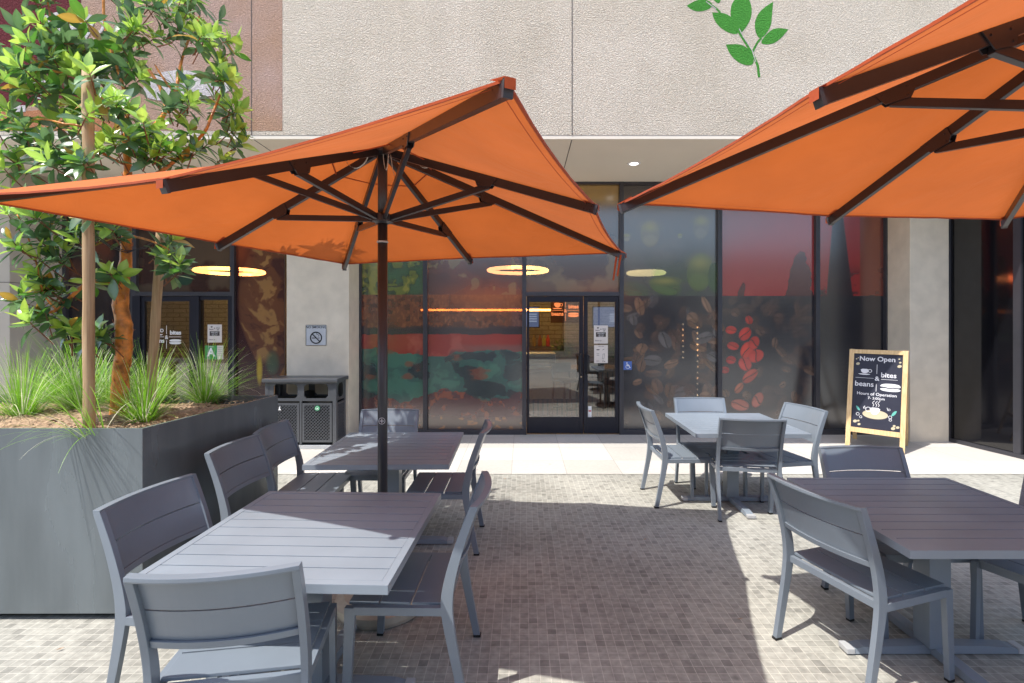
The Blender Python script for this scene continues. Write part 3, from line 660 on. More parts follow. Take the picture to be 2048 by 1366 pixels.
def stool(x, y, rz, lab):
    t = thing('bar_stool', lab, 'stool', (x,y,0), rz, 'bar stools by the service counter')
    b = MB(); b.box(-.19,.19,-.19,.19,.70,.74); b.build('seat', M['black'], t, bevel=.01)
    for i in (-1,1):
        for j in (-1,1): q = MB(); q.bar((i*.16,j*.16,.7),(i*.2,j*.2,0),.028,.028); q.build('leg', WS, t)
    b = MB(); b.box(-.19,.19,.18,.20,.84,1.0); b.bar((-.17,.19,.72),(-.17,.19,.86),.02,.02); b.bar((.17,.19,.72),(.17,.19,.86),.02,.02); b.build('backrest', M['black'], t)
    b = MB(); b.bar((-.18,-.18,.25),(.18,-.18,.25),.02,.02,); b.bar((-.18,.18,.25),(.18,.18,.25),.02,.02); b.build('footrest', M['black'], t)
stool(.75, 8.35, .5, 'left bar stool seen through the entrance doors'); stool(1.15, 8.30, -.2, 'right bar stool half hidden behind the narrow door leaf')
def screen(x, y, z, w, h, lab):
    t = thing('menu_screen', lab, 'screen', (x,y,z), 0, 'menu screens above the counter')
    b = MB(); b.box(-w/2,w/2,0,.05,-h/2,h/2); b.build('case', M['black'], t)
    b = MB(); b.box(-w/2+.02,w/2-.02,-.003,-.001,-h/2+.02,h/2-.02); b.build('display', emit('screen_glow', (.30,.36,.62), .42), t)
    f2 = Flat()
    for k in range(4): f2.rect(.05, .05-k*.05, w/2-.06, .07-k*.05)
    f2.build('display_text', emit('screen_text', (.7,.75,.95), .6), (0,-.003,0), UX, UZ, t, .003)
x, y, z = P(1214, 634, 10.6); screen(x, y, z, .62, .46, 'blue lit menu screen seen through the narrow right door leaf')
x, y, z = P(1050, 634, 10.6); screen(x, y, z, .62, .46, 'blue lit menu screen at the left edge of the wide door leaf')
rl = random.Random(3)
def bush(name, lab, cat, x, y, z, r, n, col, group):
    v = []; f = []; cc = []
    for k in range(n):
        d = Vector((rl.gauss(0,1), rl.gauss(0,.6), rl.gauss(0,.8))).normalized()*r*rl.uniform(.2,1); u = Vector((rl.gauss(0,1),rl.gauss(0,1),rl.gauss(0,1))).normalized()*.06; w_ = u.cross(d).normalized()*.012
        p = Vector((x,y,z))+d; i = len(v); v += [p-u, p+w_, p+u, p-w_]; f.append((i,i+1,i+2,i+3)); s = rl.uniform(.5,1.5); cc += [(col[0]*s,col[1]*s,col[2]*s,1)]*4
    me = bpy.data.meshes.new(name); me.from_pydata([tuple(a) for a in v], [], f); at = me.color_attributes.new('tint','FLOAT_COLOR','POINT'); at.data.foreach_set('color', np.array(cc,dtype=np.float32).ravel())
    me.materials.append(M['leaf']); o = bpy.data.objects.new(name, me); COL.objects.link(o); return tag(o, lab, cat, group)
for px, py, r, lab in ((1128,700,.28,'bushy green plant on the back counter behind the wide door leaf'),(1228,704,.22,'small green plant seen at the right edge of the narrow door leaf')):
    x, y, z = P(px, py, 10.4); bush('indoor_plant', lab, 'plant', x, y, z, r, 260, (.10,.17,.04), 'indoor plants')
b = MB(); b.box(-.4, 2.6, 10.9, 11.4, .0, 1.15); tag(b.build('back_counter', plain('back_counter_wood', (.12,.085,.06), .5)), 'dark back counter along the brick wall inside the cafe', 'counter')
for k, (px, c) in enumerate(((1068,(.5,.38,.12)),(1080,(.35,.12,.05)),(1088,(.5,.5,.1)),(1096,(.5,.06,.04)))):
    x, y, z = P(px, 690, 11.1); b = MB(); b.lathe([(.04,0),(.045,.02),(.045,.16),(.018,.21),(.018,.25)], (x,y,1.15), 12)
    tag(b.build('bottle', plain('bottle_glass_%d'%k, c, .3), smooth=True), ['amber','brown','yellow','red'][k]+' bottle on the back counter inside the cafe', 'bottle', 'bottles on the back counter')

# opposite building behind the camera (seen only in reflections)
ob = thing('opposite_building', 'cream brick building across the plaza behind the viewer, seen in reflections', 'building', (0,-9,0))
b = MB(); b.box(-22, 22, -2, 0, 0, 5.0); b.build('wall', brickmat('cream_brick', (.70,.62,.48), (.62,.54,.42), (.35,.3,.22), 1, 'XZ', .40, .14), ob)
b = MB(); b.box(-40, -9.5, -2.4, .6, 0, 9.5); b.build('sky_blocker', plain('blocker_brown', (.07,.05,.035), .8), ob)  # added unseen dark block, keeps sky reflections off the left storefront
for k in range(1,5):
    b = MB(); b.box(-13+k*6, -10+k*6, .02, .05, .3, 3.0); wq = b.build('window', M['frame_dk'], ob); b = MB(); b.box(-12.9+k*6, -10.1+k*6, .055, .06, .4, 2.9); b.build('pane', M['dkglass'], wq)

# downlight in the soffit
x, y, z = P(1268, 327, 6.64)
t = thing('downlight', 'small round white downlight recessed in the soffit above the doors', 'lamp', (x, y, 3.80))
b = MB(); b.lathe([(.045,-.004),(.085,-.008),(.09,-.001)], n=28); b.build('trim', M['white'], t, smooth=True)
b = MB(); b.lathe([(.04,-.012),(.055,-.009)], n=24); b.build('lens', emit('downlight_lens', (1,.97,.9), 2.2), t)

# ---------------------------------------------------------------- signs on the wall and glass
def plate(name, lab, cat, px0, py0, px1, py1, Y, mat, th=.006, gap=.0):
    x0, x1 = XC(px0,Y), XC(px1,Y); z0, z1 = EYE-(py1-PY)*Y/F, EYE-(py0-PY)*Y/F
    b = MB(); b.box(-(x1-x0)/2, (x1-x0)/2, -th, 0, -(z1-z0)/2, (z1-z0)/2)
    t = thing(name, lab, cat, ((x0+x1)/2, Y-gap, (z0+z1)/2)); b.build('plate', mat, t, bevel=.001)
    return t, (x1-x0), (z1-z0), -th-.0012
def flat_on(fl, name, mat, t, y): return fl.build(name, mat, (0,y,0), UX, UZ, t)
t, w_, h_, y_ = plate('no_smoking_sign', 'square grey no smoking sign on the left concrete column', 'sign', 612, 650, 653, 691, 7.07, M['signgrey'])
fl = Flat().text('NO SMOKING', 0, h_*.34, .048, bold=.01, sx=.95); fl.ring(0, -.035, .078, .017, 40); fl.line([(-.055,.02),(.055,-.09)], .015)
fl.rect(-.058,-.045,.0,-.033); fl.rect(.026,-.045,.036,-.033); fl.rect(.042,-.045,.048,-.033)
fl.line(chaikin([(.03,-.015),(.045,-.005),(.03,.01),(.01,.012),(.005,.028),(.02,.036)],2,False), .005)
for a, c in (((-.145,-.145),(.145,-.14)),((-.145,.14),(.145,.145)),((-.145,-.14),(-.14,.14)),((.14,-.14),(.145,.14))): fl.rect(a[0],a[1],c[0],c[1])
flat_on(fl, 'symbol', M['black'], t, y_)
t, w_, h_, y_ = plate('accessible_entrance_sign', 'small blue wheelchair symbol sticker on the window right of the doors', 'sign', 1245.5, 722, 1262, 739, YW, M['blue'], .003, .056)
fl = Flat(); fl.ell(-.012,.04,.009,.009); fl.line([(-.012,.028),(-.008,-.002),(.02,-.004),(.032,-.032),(.042,-.028)], .009); fl.line([(-.01,.015),(.016,.013)], .006); fl.ring(0,-.018,.028,.006,24)
flat_on(fl, 'symbol', M['white'], t, y_)
def poster(px0, py0, px1, py1, lab, kind):
    t, w_, h_, y_ = plate('poster', lab, 'poster', px0, py0, px1, py1, YW, M['paper'], .002, .009)
    fl = Flat()
    if kind == 0:
        fl.poly([(-.06,.11),(-.03,.11),(-.035,.09),(-.055,.09)]); fl.text('bites', .05, .075, .028, bold=.02); fl.text('&', 0, .07, .03); fl.text('beans', -.05, .055, .028, bold=.02)
        fl.ell(.05,.055,.02,.006); fl.rect(-.075,-.035,.075,.035); fl.text('follow us', -.04,-.10,.026)
        flat_on(fl, 'print', M['ink'], t, y_)
        f2 = Flat(); f2.text('OPEN DAILY', 0, .012, .02, bold=.02); f2.text('order ahead', 0, -.012, .018); f2.text('pick up here', 0, -.03, .014); flat_on(f2, 'print_reversed', M['white'], t, y_-.001)
    else:
        fl.text('order online', 0, .11, .018); fl.ell(-.045,.065,.026,.008); fl.line([(.02,.06),(.05,.075)], .006)
        fl.line([(.03,.0),(.055,.005),(.045,-.07),(.02,-.075),(.03,0)], .004); fl.text('scan', -.045, 0, .022); fl.text('here', -.045, -.025, .02); fl.text('menu', -.05, -.11, .02); fl.ell(.03,-.105,.008,.008); fl.ell(.055,-.11,.008,.006)
        flat_on(fl, 'print', M['ink'], t, y_)
    return t
poster(1187.5, 651, 1215.5, 687, 'upper white poster with a black band on the narrow door leaf', 0)
poster(1188, 690, 1215.5, 726, 'lower white poster with a line drawn phone on the narrow door leaf', 1)
poster(416, 649, 444.5, 685, 'white poster with a black band above the green grade card', 0)
t, w_, h_, y_ = plate('grade_card', 'green and white card with a large letter A on the left storefront', 'sign', 411, 691, 447.5, 718.5, YW, M['paper'], .002, .009)
flat_on(Flat().rect(-w_/2, -h_/2, w_*.16, h_/2), 'green_field', M['green'], t, y_)
flat_on(Flat().text('A', -w_*.17, -.055, .17, bold=.03).text('GRADE', -w_*.17, .078, .024), 'letter', M['white'], t, y_-.001)
fl = Flat()
for k in range(5): fl.rect(w_*.2, .07-k*.03, w_*.45, .073-k*.03)
flat_on(fl, 'print', M['ink'], t, y_)
t, w_, h_, y_ = plate('door_sticker', 'small white sticker with a red mark low on the narrow door leaf', 'sticker', 1176, 812, 1183, 834, YW, M['white'], .002, .009)
flat_on(Flat().rect(-.02,0,.02,.02), 'mark', plain('sticker_red',(.5,.05,.05),.6), t, y_)

# ---------------------------------------------------------------- recycling bins
def make_bin():
    t = thing('recycling_bin', 'x', 'bin', (0,0,0), 0, 'double recycling bins by the wall')
    W, D, H = .95, .36, .93; mt = M['bin']
    b = MB(); fr = -.005
    # carcass: corner posts, rails (front at y=0, back at y=D)
    for x in (0, W-.05): 
        b.box(x, x+.05, 0, .05, .05, H-.04); b.box(x, x+.05, D-.05, D, .05, H-.04)
    b.box(.05, W-.05, D-.02, D, .05, .62); b.build('body', mt, t, bevel=.004)
    b = MB(); b.box(-.01, W+.01, -.01, D+.01, 0, .05); b.build('plinth', M['cap'], t, bevel=.004)
    # openings band made of a plate with rounded holes
    def plate_holes(x0, x1, z0, z1, holes, pt):
        bm = MB()
        nx, nz = 40, 12
        xs = np.linspace(x0, x1, int((x1-x0)/.0125)+1); zs = np.linspace(z0, z1, int((z1-z0)/.0125)+1)
        for i in range(len(xs)-1):
            for j in range(len(zs)-1):
                cx, cz = (xs[i]+xs[i+1])/2, (zs[j]+zs[j+1])/2; inside = False
                for (a, c, e, g) in holes:
                    r_ = .045; dx = max(abs(cx-(a+c)/2)-(c-a)/2+r_, 0); dz = max(abs(cz-(e+g)/2)-(g-e)/2+r_, 0)
                    if math.hypot(dx, dz) < r_ and a < cx < c and e < cz < g: inside = True
                if not inside:
                    bm.add([pt(xs[i],zs[j]), pt(xs[i+1],zs[j]), pt(xs[i+1],zs[j+1]), pt(xs[i],zs[j+1])], [(0,1,2,3)])
        return bm
    for yy, nm in ((.004,'opening_panel'),(D-.004,'opening_panel')):
        bm = plate_holes(.05, W-.05, .64, H-.04, [(.11,.43,.68,.86),(.52,.84,.68,.86)], lambda x, z, yy=yy: (x,yy,z)); bm.build(nm, mt, t)
    for xx in (.004, W-.004):
        bm = plate_holes(.05, D-.05, .64, H-.04, [(.08,.26,.68,.86)], lambda x, z, xx=xx: (xx,x,z)); bm.build('opening_panel', mt, t)
    b = MB(); b.box(.03, W-.03, .03, D-.03, .60, .66); b.box(W/2-.05, W/2+.05, .03, D-.03, .66, .74); b.build('inner_tray', M['binin'], t)
    b = MB(); b.box(.03, W-.03, .06, D-.03, .06, .60); b.build('liner', M['binin'], t)
    # lid
    b = MB(); b.box(-.03, W+.03, -.035, D+.035, H-.04, H+.01); b.build('lid', mt, t, bevel=.018)
    # lattice doors
    def lattice(u0, u1, z0, z1, pt, nrm, name):
        bm = MB(); s = .034; k = -40
        for sgn in (1, -1):
            for i in range(-60, 60):
                # line x*sgn + z = c
                c = i*s*1.25; pts = []
                for uu in (u0, u1):
                    zz = c-sgn*uu
                    if z0 <= zz <= z1: pts.append((uu, zz))
                for zz in (z0, z1):
                    uu = (c-zz)*sgn
                    if u0 < uu < u1: pts.append((uu, zz))
                if len(pts) >= 2 and math.hypot(pts[0][0]-pts[1][0], pts[0][1]-pts[1][1]) > .01:
                    bm.bar(pt(*pts[0], .0015*sgn), pt(*pts[1], .0015*sgn), .010, .012, up=nrm)
        e = .03
        for a in (((u0-e/2,z0),(u0-e/2,z1)),((u1+e/2,z0),(u1+e/2,z1))): bm.bar(pt(*a[0],0), pt(*a[1],0), .03, .018, up=nrm)
        for a in (((u0-e,z0-e/2),(u1+e,z0-e/2)),((u0-e,z1+e/2),(u1+e,z1+e/2))): bm.bar(pt(*a[0],0), pt(*a[1],0), .03, .018, up=nrm)
        return bm.build(name, mt, t)
    FP = lambda u, z, d: (u, .01+d, z)
    lattice(.09, .425, .12, .58, FP, (0,1,0), 'door'); lattice(.525, .86, .12, .58, FP, (0,1,0), 'door')
    b = MB(); b.box(.462, .488, .0, .03, .06, .64); b.build('door_stile', mt, t)
    lattice(.07, D-.07, .12, .58, lambda u, z, d: (W-.01-d, u, z), (1,0,0), 'side_lattice')
    lattice(.07, D-.07, .12, .58, lambda u, z, d: (.01+d, u, z), (1,0,0), 'side_lattice')
    b = MB(); b.lathe([(.034,0),(.034,.006)], n=20); b.build('green_badge', plain('badge_green',(.03,.33,.14),.5), t, M=Matrix.Translation((.70,-.003,.545))@Matrix.Rotation(R(90),4,'X'))
    Flat().poly([(.688,.535),(.70,.558),(.712,.535)]).ring(.70,.545,.022,.004,18).build('badge_mark', M['white'], (0,-.011,0), UX, UZ, t)
    Flat().poly([(.18,.52),(.22,.52),(.215,.535),(.205,.54),(.21,.575),(.195,.565),(.19,.54)]).build('white_mark', M['white'], (0,-.012,0), UX, UZ, t)
    return t
bn = make_bin(); bn.location = (-3.43, 6.66, 0); bn['label'] = 'dark grey double recycling bin with lattice doors before the left column'
dup(bn, (-6.6, 6.95, 0), 0, 'dark double recycling bin half hidden behind the grass at far left').scale = (1,1,1.12)

# ---------------------------------------------------------------- easel sign
FL, FR_, TLc, TRc = Vector((4.42,6.85,0)), Vector((4.885,6.39,0)), Vector((4.56,6.965,1.315)), Vector((5.03,6.515,1.315))
esl = thing('easel_sign', 'wooden a-frame chalkboard sign with opening hours standing by the right column', 'sign', tuple((FL+FR_)/2))
EI = Matrix.Translation(-(FL+FR_)/2)
ux = (FR_-FL).normalized(); uy = ((TLc-FL)).normalized(); un = ux.cross(uy).normalized()   # normal towards viewer
if un.y > 0: un = -un
Wd, Hd = (FR_-FL).length, (TLc-FL).length
def eb(a, b_, w_, d_, nm, mat=M['pine'], par=esl):
    q = MB(); pa = FL+ux*a[0]+uy*a[1]+un*a[2]; pb = FL+ux*b_[0]+uy*b_[1]+un*b_[2]; q.bar(pa, pb, w_, d_, up=un); return q.build(nm, mat, par, bevel=.002, M=EI)
t_ = .055
eb((t_/2,0,0),(t_/2,Hd,0),t_,.026,'leg'); eb((Wd-t_/2,0,0),(Wd-t_/2,Hd,0),t_,.026,'leg')
eb((t_,Hd-t_/2,0),(Wd-t_,Hd-t_/2,0),t_,.026,'top_rail'); eb((t_,.235,0),(Wd-t_,.235,0),.065,.026,'bottom_rail')
q = MB(); z0b, z1b = .268, Hd-t_
q.add([FL+ux*t_+uy*z0b-un*.004, FL+ux*(Wd-t_)+uy*z0b-un*.004, FL+ux*(Wd-t_)+uy*z1b-un*.004, FL+ux*t_+uy*z1b-un*.004,
       FL+ux*t_+uy*z0b-un*.012, FL+ux*(Wd-t_)+uy*z0b-un*.012, FL+ux*(Wd-t_)+uy*z1b-un*.012, FL+ux*t_+uy*z1b-un*.012], [(0,1,2,3),(7,6,5,4),(0,4,5,1),(1,5,6,2),(2,6,7,3),(3,7,4,0)])
brd = q.build('chalkboard', M['board'], esl, M=EI)
hf = Vector((.40,.40,0)).normalized()
bk = TLc+hf*.03; bl = Vector((4.80,7.27,0)); br_ = Vector((5.27,6.83,0))
for a, c in ((TLc-ux*0+hf*.03+ux*t_/2, bl+ux*t_/2), (TRc+hf*.03-ux*t_/2, br_-ux*t_/2)):
    q = MB(); q.bar(a, c, .05, .024, up=un); q.build('rear_leg', M['pine'], esl, bevel=.002, M=EI)
q = MB(); q.bar((TLc*.25+bl*.75)+hf*.008+ux*.05, (TRc*.25+br_*.75)+hf*.008-ux*.05, .05, .022, up=un); q.bar(TLc+hf*.03-Vector((0,0,.03))+ux*.05, TRc+hf*.03-Vector((0,0,.03))-ux*.05, .05, .022, up=un); q.build('rear_rail', M['pine'], esl, M=EI)
q = MB(); m0 = FL+ux*Wd*.48+uy*.22-un*.02; m1 = (bl+br_)/2*.8+ (TLc+TRc)/2*.2
q.tube([m0, m0*.6+m1*.4-Vector((0,0,.06)), m1+Vector((0,0,.02))], .004, 5); q.build('cord', M['white'], esl, M=EI)
Wi = Wd-2*t_; Hi = z1b-z0b; OB = FL+ux*(t_+Wi/2)+uy*(z0b+Hi/2)-un*.0025
OBl = OB-(FL+FR_)/2
def eflat(fl, nm, mat): o = fl.build(nm, mat, OBl, ux, uy, brd); return o
S_ = Wi/2
fl = Flat()
fl.text('Now Open', -.03*S_, Hi*.405, Wi*.160, bold=.02); eflat(fl, 'title_lettering', M['chalk']); fl = Flat()
def cup2(cx, cy, s):
    fl.poly(chaikin([(cx-.5*s,cy+.4*s),(cx+.5*s,cy+.4*s),(cx+.42*s,cy),(cx+.2*s,cy-.2*s),(cx-.2*s,cy-.2*s),(cx-.42*s,cy)], 1)); fl.ring(cx+.6*s, cy+.15*s, .2*s, .08*s, 18); fl.poly(chaikin([(cx-.85*s,cy-.26*s),(cx+.75*s,cy-.26*s),(cx+.45*s,cy-.42*s),(cx-.5*s,cy-.42*s)],1))
cup2(-.52*S_, Hi*.255, .36*S_)
fl.rect(-.9*S_, Hi*.17, -.14*S_, Hi*.174); fl.rect(.16*S_, Hi*.165, .82*S_, Hi*.169); fl.rect(-.03*S_, Hi*.235, -.01*S_, Hi*.36); fl.rect(-.03*S_, Hi*-.0, -.01*S_, Hi*.1)
fl.text('&', .0, Hi*.145, Wi*.15, bold=.02); fl.text('bites', .46*S_, Hi*.195, Wi*.165, bold=.015); fl.text('beans', -.52*S_, Hi*.06, Wi*.175, bold=.015)
fl.poly(chaikin([(.1*S_,Hi*.075),(.25*S_,Hi*.115),(.85*S_,Hi*.115),(.98*S_,Hi*.075),(.85*S_,Hi*.062),(.7*S_,Hi*.072),(.5*S_,Hi*.058),(.3*S_,Hi*.072)], 2))
fl.poly(chaikin([(.1*S_,Hi*.045),(.3*S_,Hi*.058),(.5*S_,Hi*.046),(.7*S_,Hi*.058),(.98*S_,Hi*.045),(.88*S_,Hi*.012),(.25*S_,Hi*.012)], 2))
eflat(fl, 'chalk_logo', M['chalk']); fl = Flat(); fl.text('Hours of Operation', 0, -Hi*.055, Wi*.100, bold=.012); fl.text('7- 3:00pm', 0, -Hi*.108, Wi*.085, bold=.012)
eflat(fl, 'hours_lettering', M['chalk']); fl = Flat()
for dx in (-.12, 0, .10): fl.line(chaikin([(dx*S_,-Hi*.2),((dx+.05)*S_,-Hi*.175),((dx-.04)*S_,-Hi*.155),((dx+.06)*S_,-Hi*.125)],2,False), .006)
fl.poly(chaikin([(-.26*S_,-Hi*.215),(.2*S_,-Hi*.215),(.14*S_,-Hi*.275),(.02*S_,-Hi*.31),(-.12*S_,-Hi*.31),(-.22*S_,-Hi*.27)], 1)); fl.ring(-.30*S_, -Hi*.245, .03, .007, 16)
for sx in (-1, 1):
    fl.ring(sx*.66*S_-.02, -Hi*.32, .018, .005, 14); fl.ring(sx*.60*S_, -Hi*.355, .014, .005, 14); fl.ring(sx*.5*S_+.01, -Hi*.225, .012, .004, 12); fl.line([(sx*.45*S_,-Hi*.2),(sx*.5*S_,-Hi*.24)], .005)
eflat(fl, 'chalk_cup', M['chalk'])
fl = Flat().ell(-.02*S_, -Hi*.305, .52*S_, Hi*.06, 32); o = eflat(fl, 'chalk_saucer', M['chalktan'])
for v in o.data.vertices: v.co -= un*.0006
fl = Flat()
for a, c, s in ((-.85,.36,.022),(-.92,.425,.010),(-.84,.44,.008),(.90,.35,.024),(.92,.40,.014),(.88,.445,.010),(-.86,-.42,.024),(-.72,-.41,.015),(-.68,-.455,.018),(.74,-.46,.024),(.78,-.425,.016),(.92,-.44,.02)): eflat(Flat().ell(a*S_*.97, c*Hi, s, s*.8, 16, .4), 'chalk_bean', M['chalktan'])
fl = Flat().poly(chaikin([(-.84*S_,-Hi*.205),(-.72*S_,-Hi*.22),(-.62*S_,-Hi*.275),(-.76*S_,-Hi*.262)],1)).poly(chaikin([(.86*S_,-Hi*.225),(.7*S_,-Hi*.245),(.6*S_,-Hi*.31),(.76*S_,-Hi*.29)],1))
eflat(fl, 'chalk_leaf', M['chalkteal'])

# ---------------------------------------------------------------- tables
def make_table():
    t = thing('cafe_table', 'x', 'table', (0,0,0), 0, 'square slatted cafe tables')
    h, S = .74, .98; e = .032; mt = M['table']
    b = MB(); hs = S/2
    b.box(-hs, hs, -hs, -hs+e, h-.036, h); b.box(-hs, hs, hs-e, hs, h-.036, h)
    b.box(-hs, -hs+e, -hs+e, hs-e, h-.036, h-.0004); b.box(hs-e, hs, -hs+e, hs-e, h-.036, h-.0004); b.build('table_rim', mt, t, bevel=.002)
    b = MB(); n = 10; w_ = (S-2*e)/n
    for k in range(n): b.box(-hs+e+.001, hs-e-.001, -hs+e+k*w_+.003, -hs+e+(k+1)*w_-.003, h-.016, h-.0015)
    b.build('tabletop', mt, t, bevel=.0015)
    b = MB(); b.box(-.30,.30,-.02,.02,h-.034,h-.017); b.box(-.02,.02,-.30,-.021,h-.034,h-.017); b.box(-.02,.02,.021,.30,h-.034,h-.017); b.box(-hs+e,-hs+e+.03,-hs+e,hs-e,h-.03,h-.017); b.box(hs-e-.03,hs-e,-hs+e,hs-e,h-.03,h-.017); b.build('underframe', mt, t)
    b = MB(); b.box(-.055,.055,-.055,.055,.04,h-.034); b.build('column', mt, t, bevel=.006)
    b = MB(); A = .43
    for ang in range(4):
        a = ang*PI/2; d = Vector((math.cos(a), math.sin(a), 0)); s = Vector((-d.y, d.x, 0)); q = []
        for r, z1 in ((.0,.046),(A-.06,.036),(A,.022)):
            q.append([d*r-s*.034+Vector((0,0,.004)), d*r+s*.034+Vector((0,0,.004)), d*r+s*.03+Vector((0,0,z1)), d*r-s*.03+Vector((0,0,z1))])
        if ang % 2: q = [[p+Vector((0,0,.0015)) for p in sec] for sec in q]
        b.loft(q)
    b.build('cross_base', mt, t)
    for ang in range(4):
        a = ang*PI/2; q = MB(); q.box(A-.012, A+.03, -.036, .036, .003, .03); q.build('foot_cap', M['cap'], t, bevel=.004, M=Matrix.Rotation(a,4,'Z'))
    return t
tb = make_table(); tb.location = (-.962, 2.326, 0); tb.rotation_euler = (0,0,R(-2)); tb['label'] = 'nearest slatted table at left, half in umbrella shade'
dup(tb, (-.993, 3.842, 0), R(1), 'slatted table behind the umbrella pole, second from the planter corner')
dup(tb, (1.983, 4.76, 0), R(-1), 'fully sunlit slatted table in front of the bean printed windows')
dup(tb, (2.115, 2.585, 0), 0, 'near right slatted table in the shade of the cropped umbrella')

# ---------------------------------------------------------------- chairs
def make_chair():
    t = thing('cafe_chair', 'x', 'chair', (0,0,0), 0, 'grey metal cafe chairs'); mt = M['chair']; W = .53
    path = [(-.300,0),(-.268,.16),(-.240,.30),(-.224,.40),(-.220,.455),(-.226,.52),(-.243,.60),(-.272,.70),(-.308,.80),(-.338,.875)]
    path = [(a, c) for a, c in chaikin(path, 1, False)]
    def width(z): return np.interp(z, [0,.3,.46,.6,.88], [.034,.044,.054,.046,.034])
    def back_leg(s):
        b = MB(); secs = []
        for i, (y, z) in enumerate(path):
            d = Vector((path[min(i+1,len(path)-1)][0]-path[max(i-1,0)][0], path[min(i+1,len(path)-1)][1]-path[max(i-1,0)][1])).normalized(); nn = Vector((d.y, -d.x))*width(z)/2
            x0, x1 = s*(W/2-.026), s*W/2
            secs.append([(x0,y-nn.x,z-nn.y),(x1,y-nn.x,z-nn.y),(x1,y+nn.x,z+nn.y),(x0,y+nn.x,z+nn.y)])
        b.loft(secs); return b
    for s in (-1,1): back_leg(s).build('leg', mt, t, bevel=.0025)
    for s in (-1,1):
        b = MB(); b.bar((s*(W/2-.013),.225,.012),(s*(W/2-.013),.206,.438),.026,.034,up=(0,1,0),w2=.026,h2=.048); b.build('leg', mt, t, bevel=.0025)
        q = MB(); q.box(s*(W/2-.013)-.013, s*(W/2-.013)+.013, .209, .243, 0, .012); q.build('foot_glide', M['rubber'], t)
    b = MB()
    for s in (-1,1): b.bar((s*(W/2-.013),-.205,.424),(s*(W/2-.013),.19,.424),.0255,.036)
    b.bar((-W/2+.027,.196,.422),(W/2-.027,.196,.422),.024,.034); b.bar((-W/2+.027,-.212,.422),(W/2-.027,-.212,.422),.024,.034)
    b.build('seat_frame', mt, t, bevel=.002)
    b = MB(); y0, y1 = -.20, .222; n = 3; w_ = (y1-y0)/n
    for k in range(n): b.box(-W/2+.028, W/2-.028, y0+k*w_+.004, y0+(k+1)*w_-.004, .440, .453)
    b.build('seat', mt, t, bevel=.002)
    lean = lambda z: float(np.interp(z, [p[1] for p in path], [p[0] for p in path]))
    bow = .042
    def slat(z0, z1, thick, off, wx, bw=bow, nm='backrest'):
        b = MB(); nx, nz = 18, 6; X = W/2-wx
        for side in (0,1):
            for j in range(nz+1):
                for i in range(nx+1):
                    x = -X+2*X*i/nx; z = z0+(z1-z0)*j/nz; y = lean(z)+off-bw*(1-(x/X)**2)+(thick if side else 0); b.v.append((x,y,z))
        m = (nx+1)*(nz+1); f = b.f
        for j in range(nz):
            for i in range(nx):
                a = j*(nx+1)+i; f.append((a,a+nx+1,a+nx+2,a+1)); f.append((m+a,m+a+1,m+a+nx+2,m+a+nx+1))
        for i in range(nx): f.append((i,i+1,m+i+1,m+i)); a = nz*(nx+1)+i; f.append((a+1,a,m+a,m+a+1))
        for j in range(nz): a = j*(nx+1); f.append((a+nx+1,a,m+a,m+a+nx+1)); a = a+nx; f.append((a,a+nx+1,m+a+nx+1,m+a))
        return b
    b = slat(.628, .744, .012, .006, .002); q = slat(.750, .872, .012, .006, .002); b.add(q.v, q.f); b.build('backrest', mt, t)
    b = slat(.870, .888, .034, -.018, .0005, .040); b.build('back_rail', mt, t, bevel=.002)
    b = slat(.600, .626, .026, -.014, .027, .034); b.build('back_rail', mt, t, bevel=.002)
    for s in (-1,1):
        q = MB(); q.box(s*(W/2-.013)-.014, s*(W/2-.013)+.014, -.320, -.280, -.001, .010); q.build('foot_glide', M['rubber'], t)
    return t
chs = [  # back-top centre x, y, facing angle (deg, 90 = away from camera), label
 (-1.80,2.41,-8,'chair at the left side of the nearest left table, closest to the planter front'),
 (-1.93,3.34,-4,'shaded chair with its back against the planter between the two left tables'),
 (-1.95,3.88,2,'chair left of the umbrella table with sun patches on its seat'),
 (-1.006,1.635,98.8,'nearest chair at the bottom left, seen from behind and cut by the frame'),
 (-.205,2.455,179,'chair at the right side of the nearest left table, seen edge on'),
 (-.29,3.90,180,'chair at the right side of the umbrella table, seen edge on and further back'),
 (-1.22,4.62,-90,'chair behind the umbrella table with shadows across its backrest'),
 (1.175,4.82,1,'sunlit chair at the left side of the sunny table'),
 (1.925,4.18,82,'chair seen from behind at the near side of the sunny table'),
 (1.875,5.32,-91,'chair behind the sunny table with its back to the printed windows'),
 (2.705,4.78,191,'chair at the right side of the sunny table by the easel sign'),
 (1.40,2.43,18,'chair at the left side of the near right table, turned towards it'),
 (2.18,3.235,-90,'chair behind the near right table in umbrella shade'),
 (3.0,2.62,203,'chair at the far right cut off by the frame edge'),
]
ch0 = make_chair()
for i, (bx, by, ang, lab) in enumerate(chs):
    a = R(ang); loc = (bx+math.cos(a)*.345, by+math.sin(a)*.345, 0); rz = a-PI/2
    if i == 0: ch0.location = loc; ch0.rotation_euler = (0,0,rz); ch0['label'] = lab
    else: dup(ch0, loc, rz, lab)

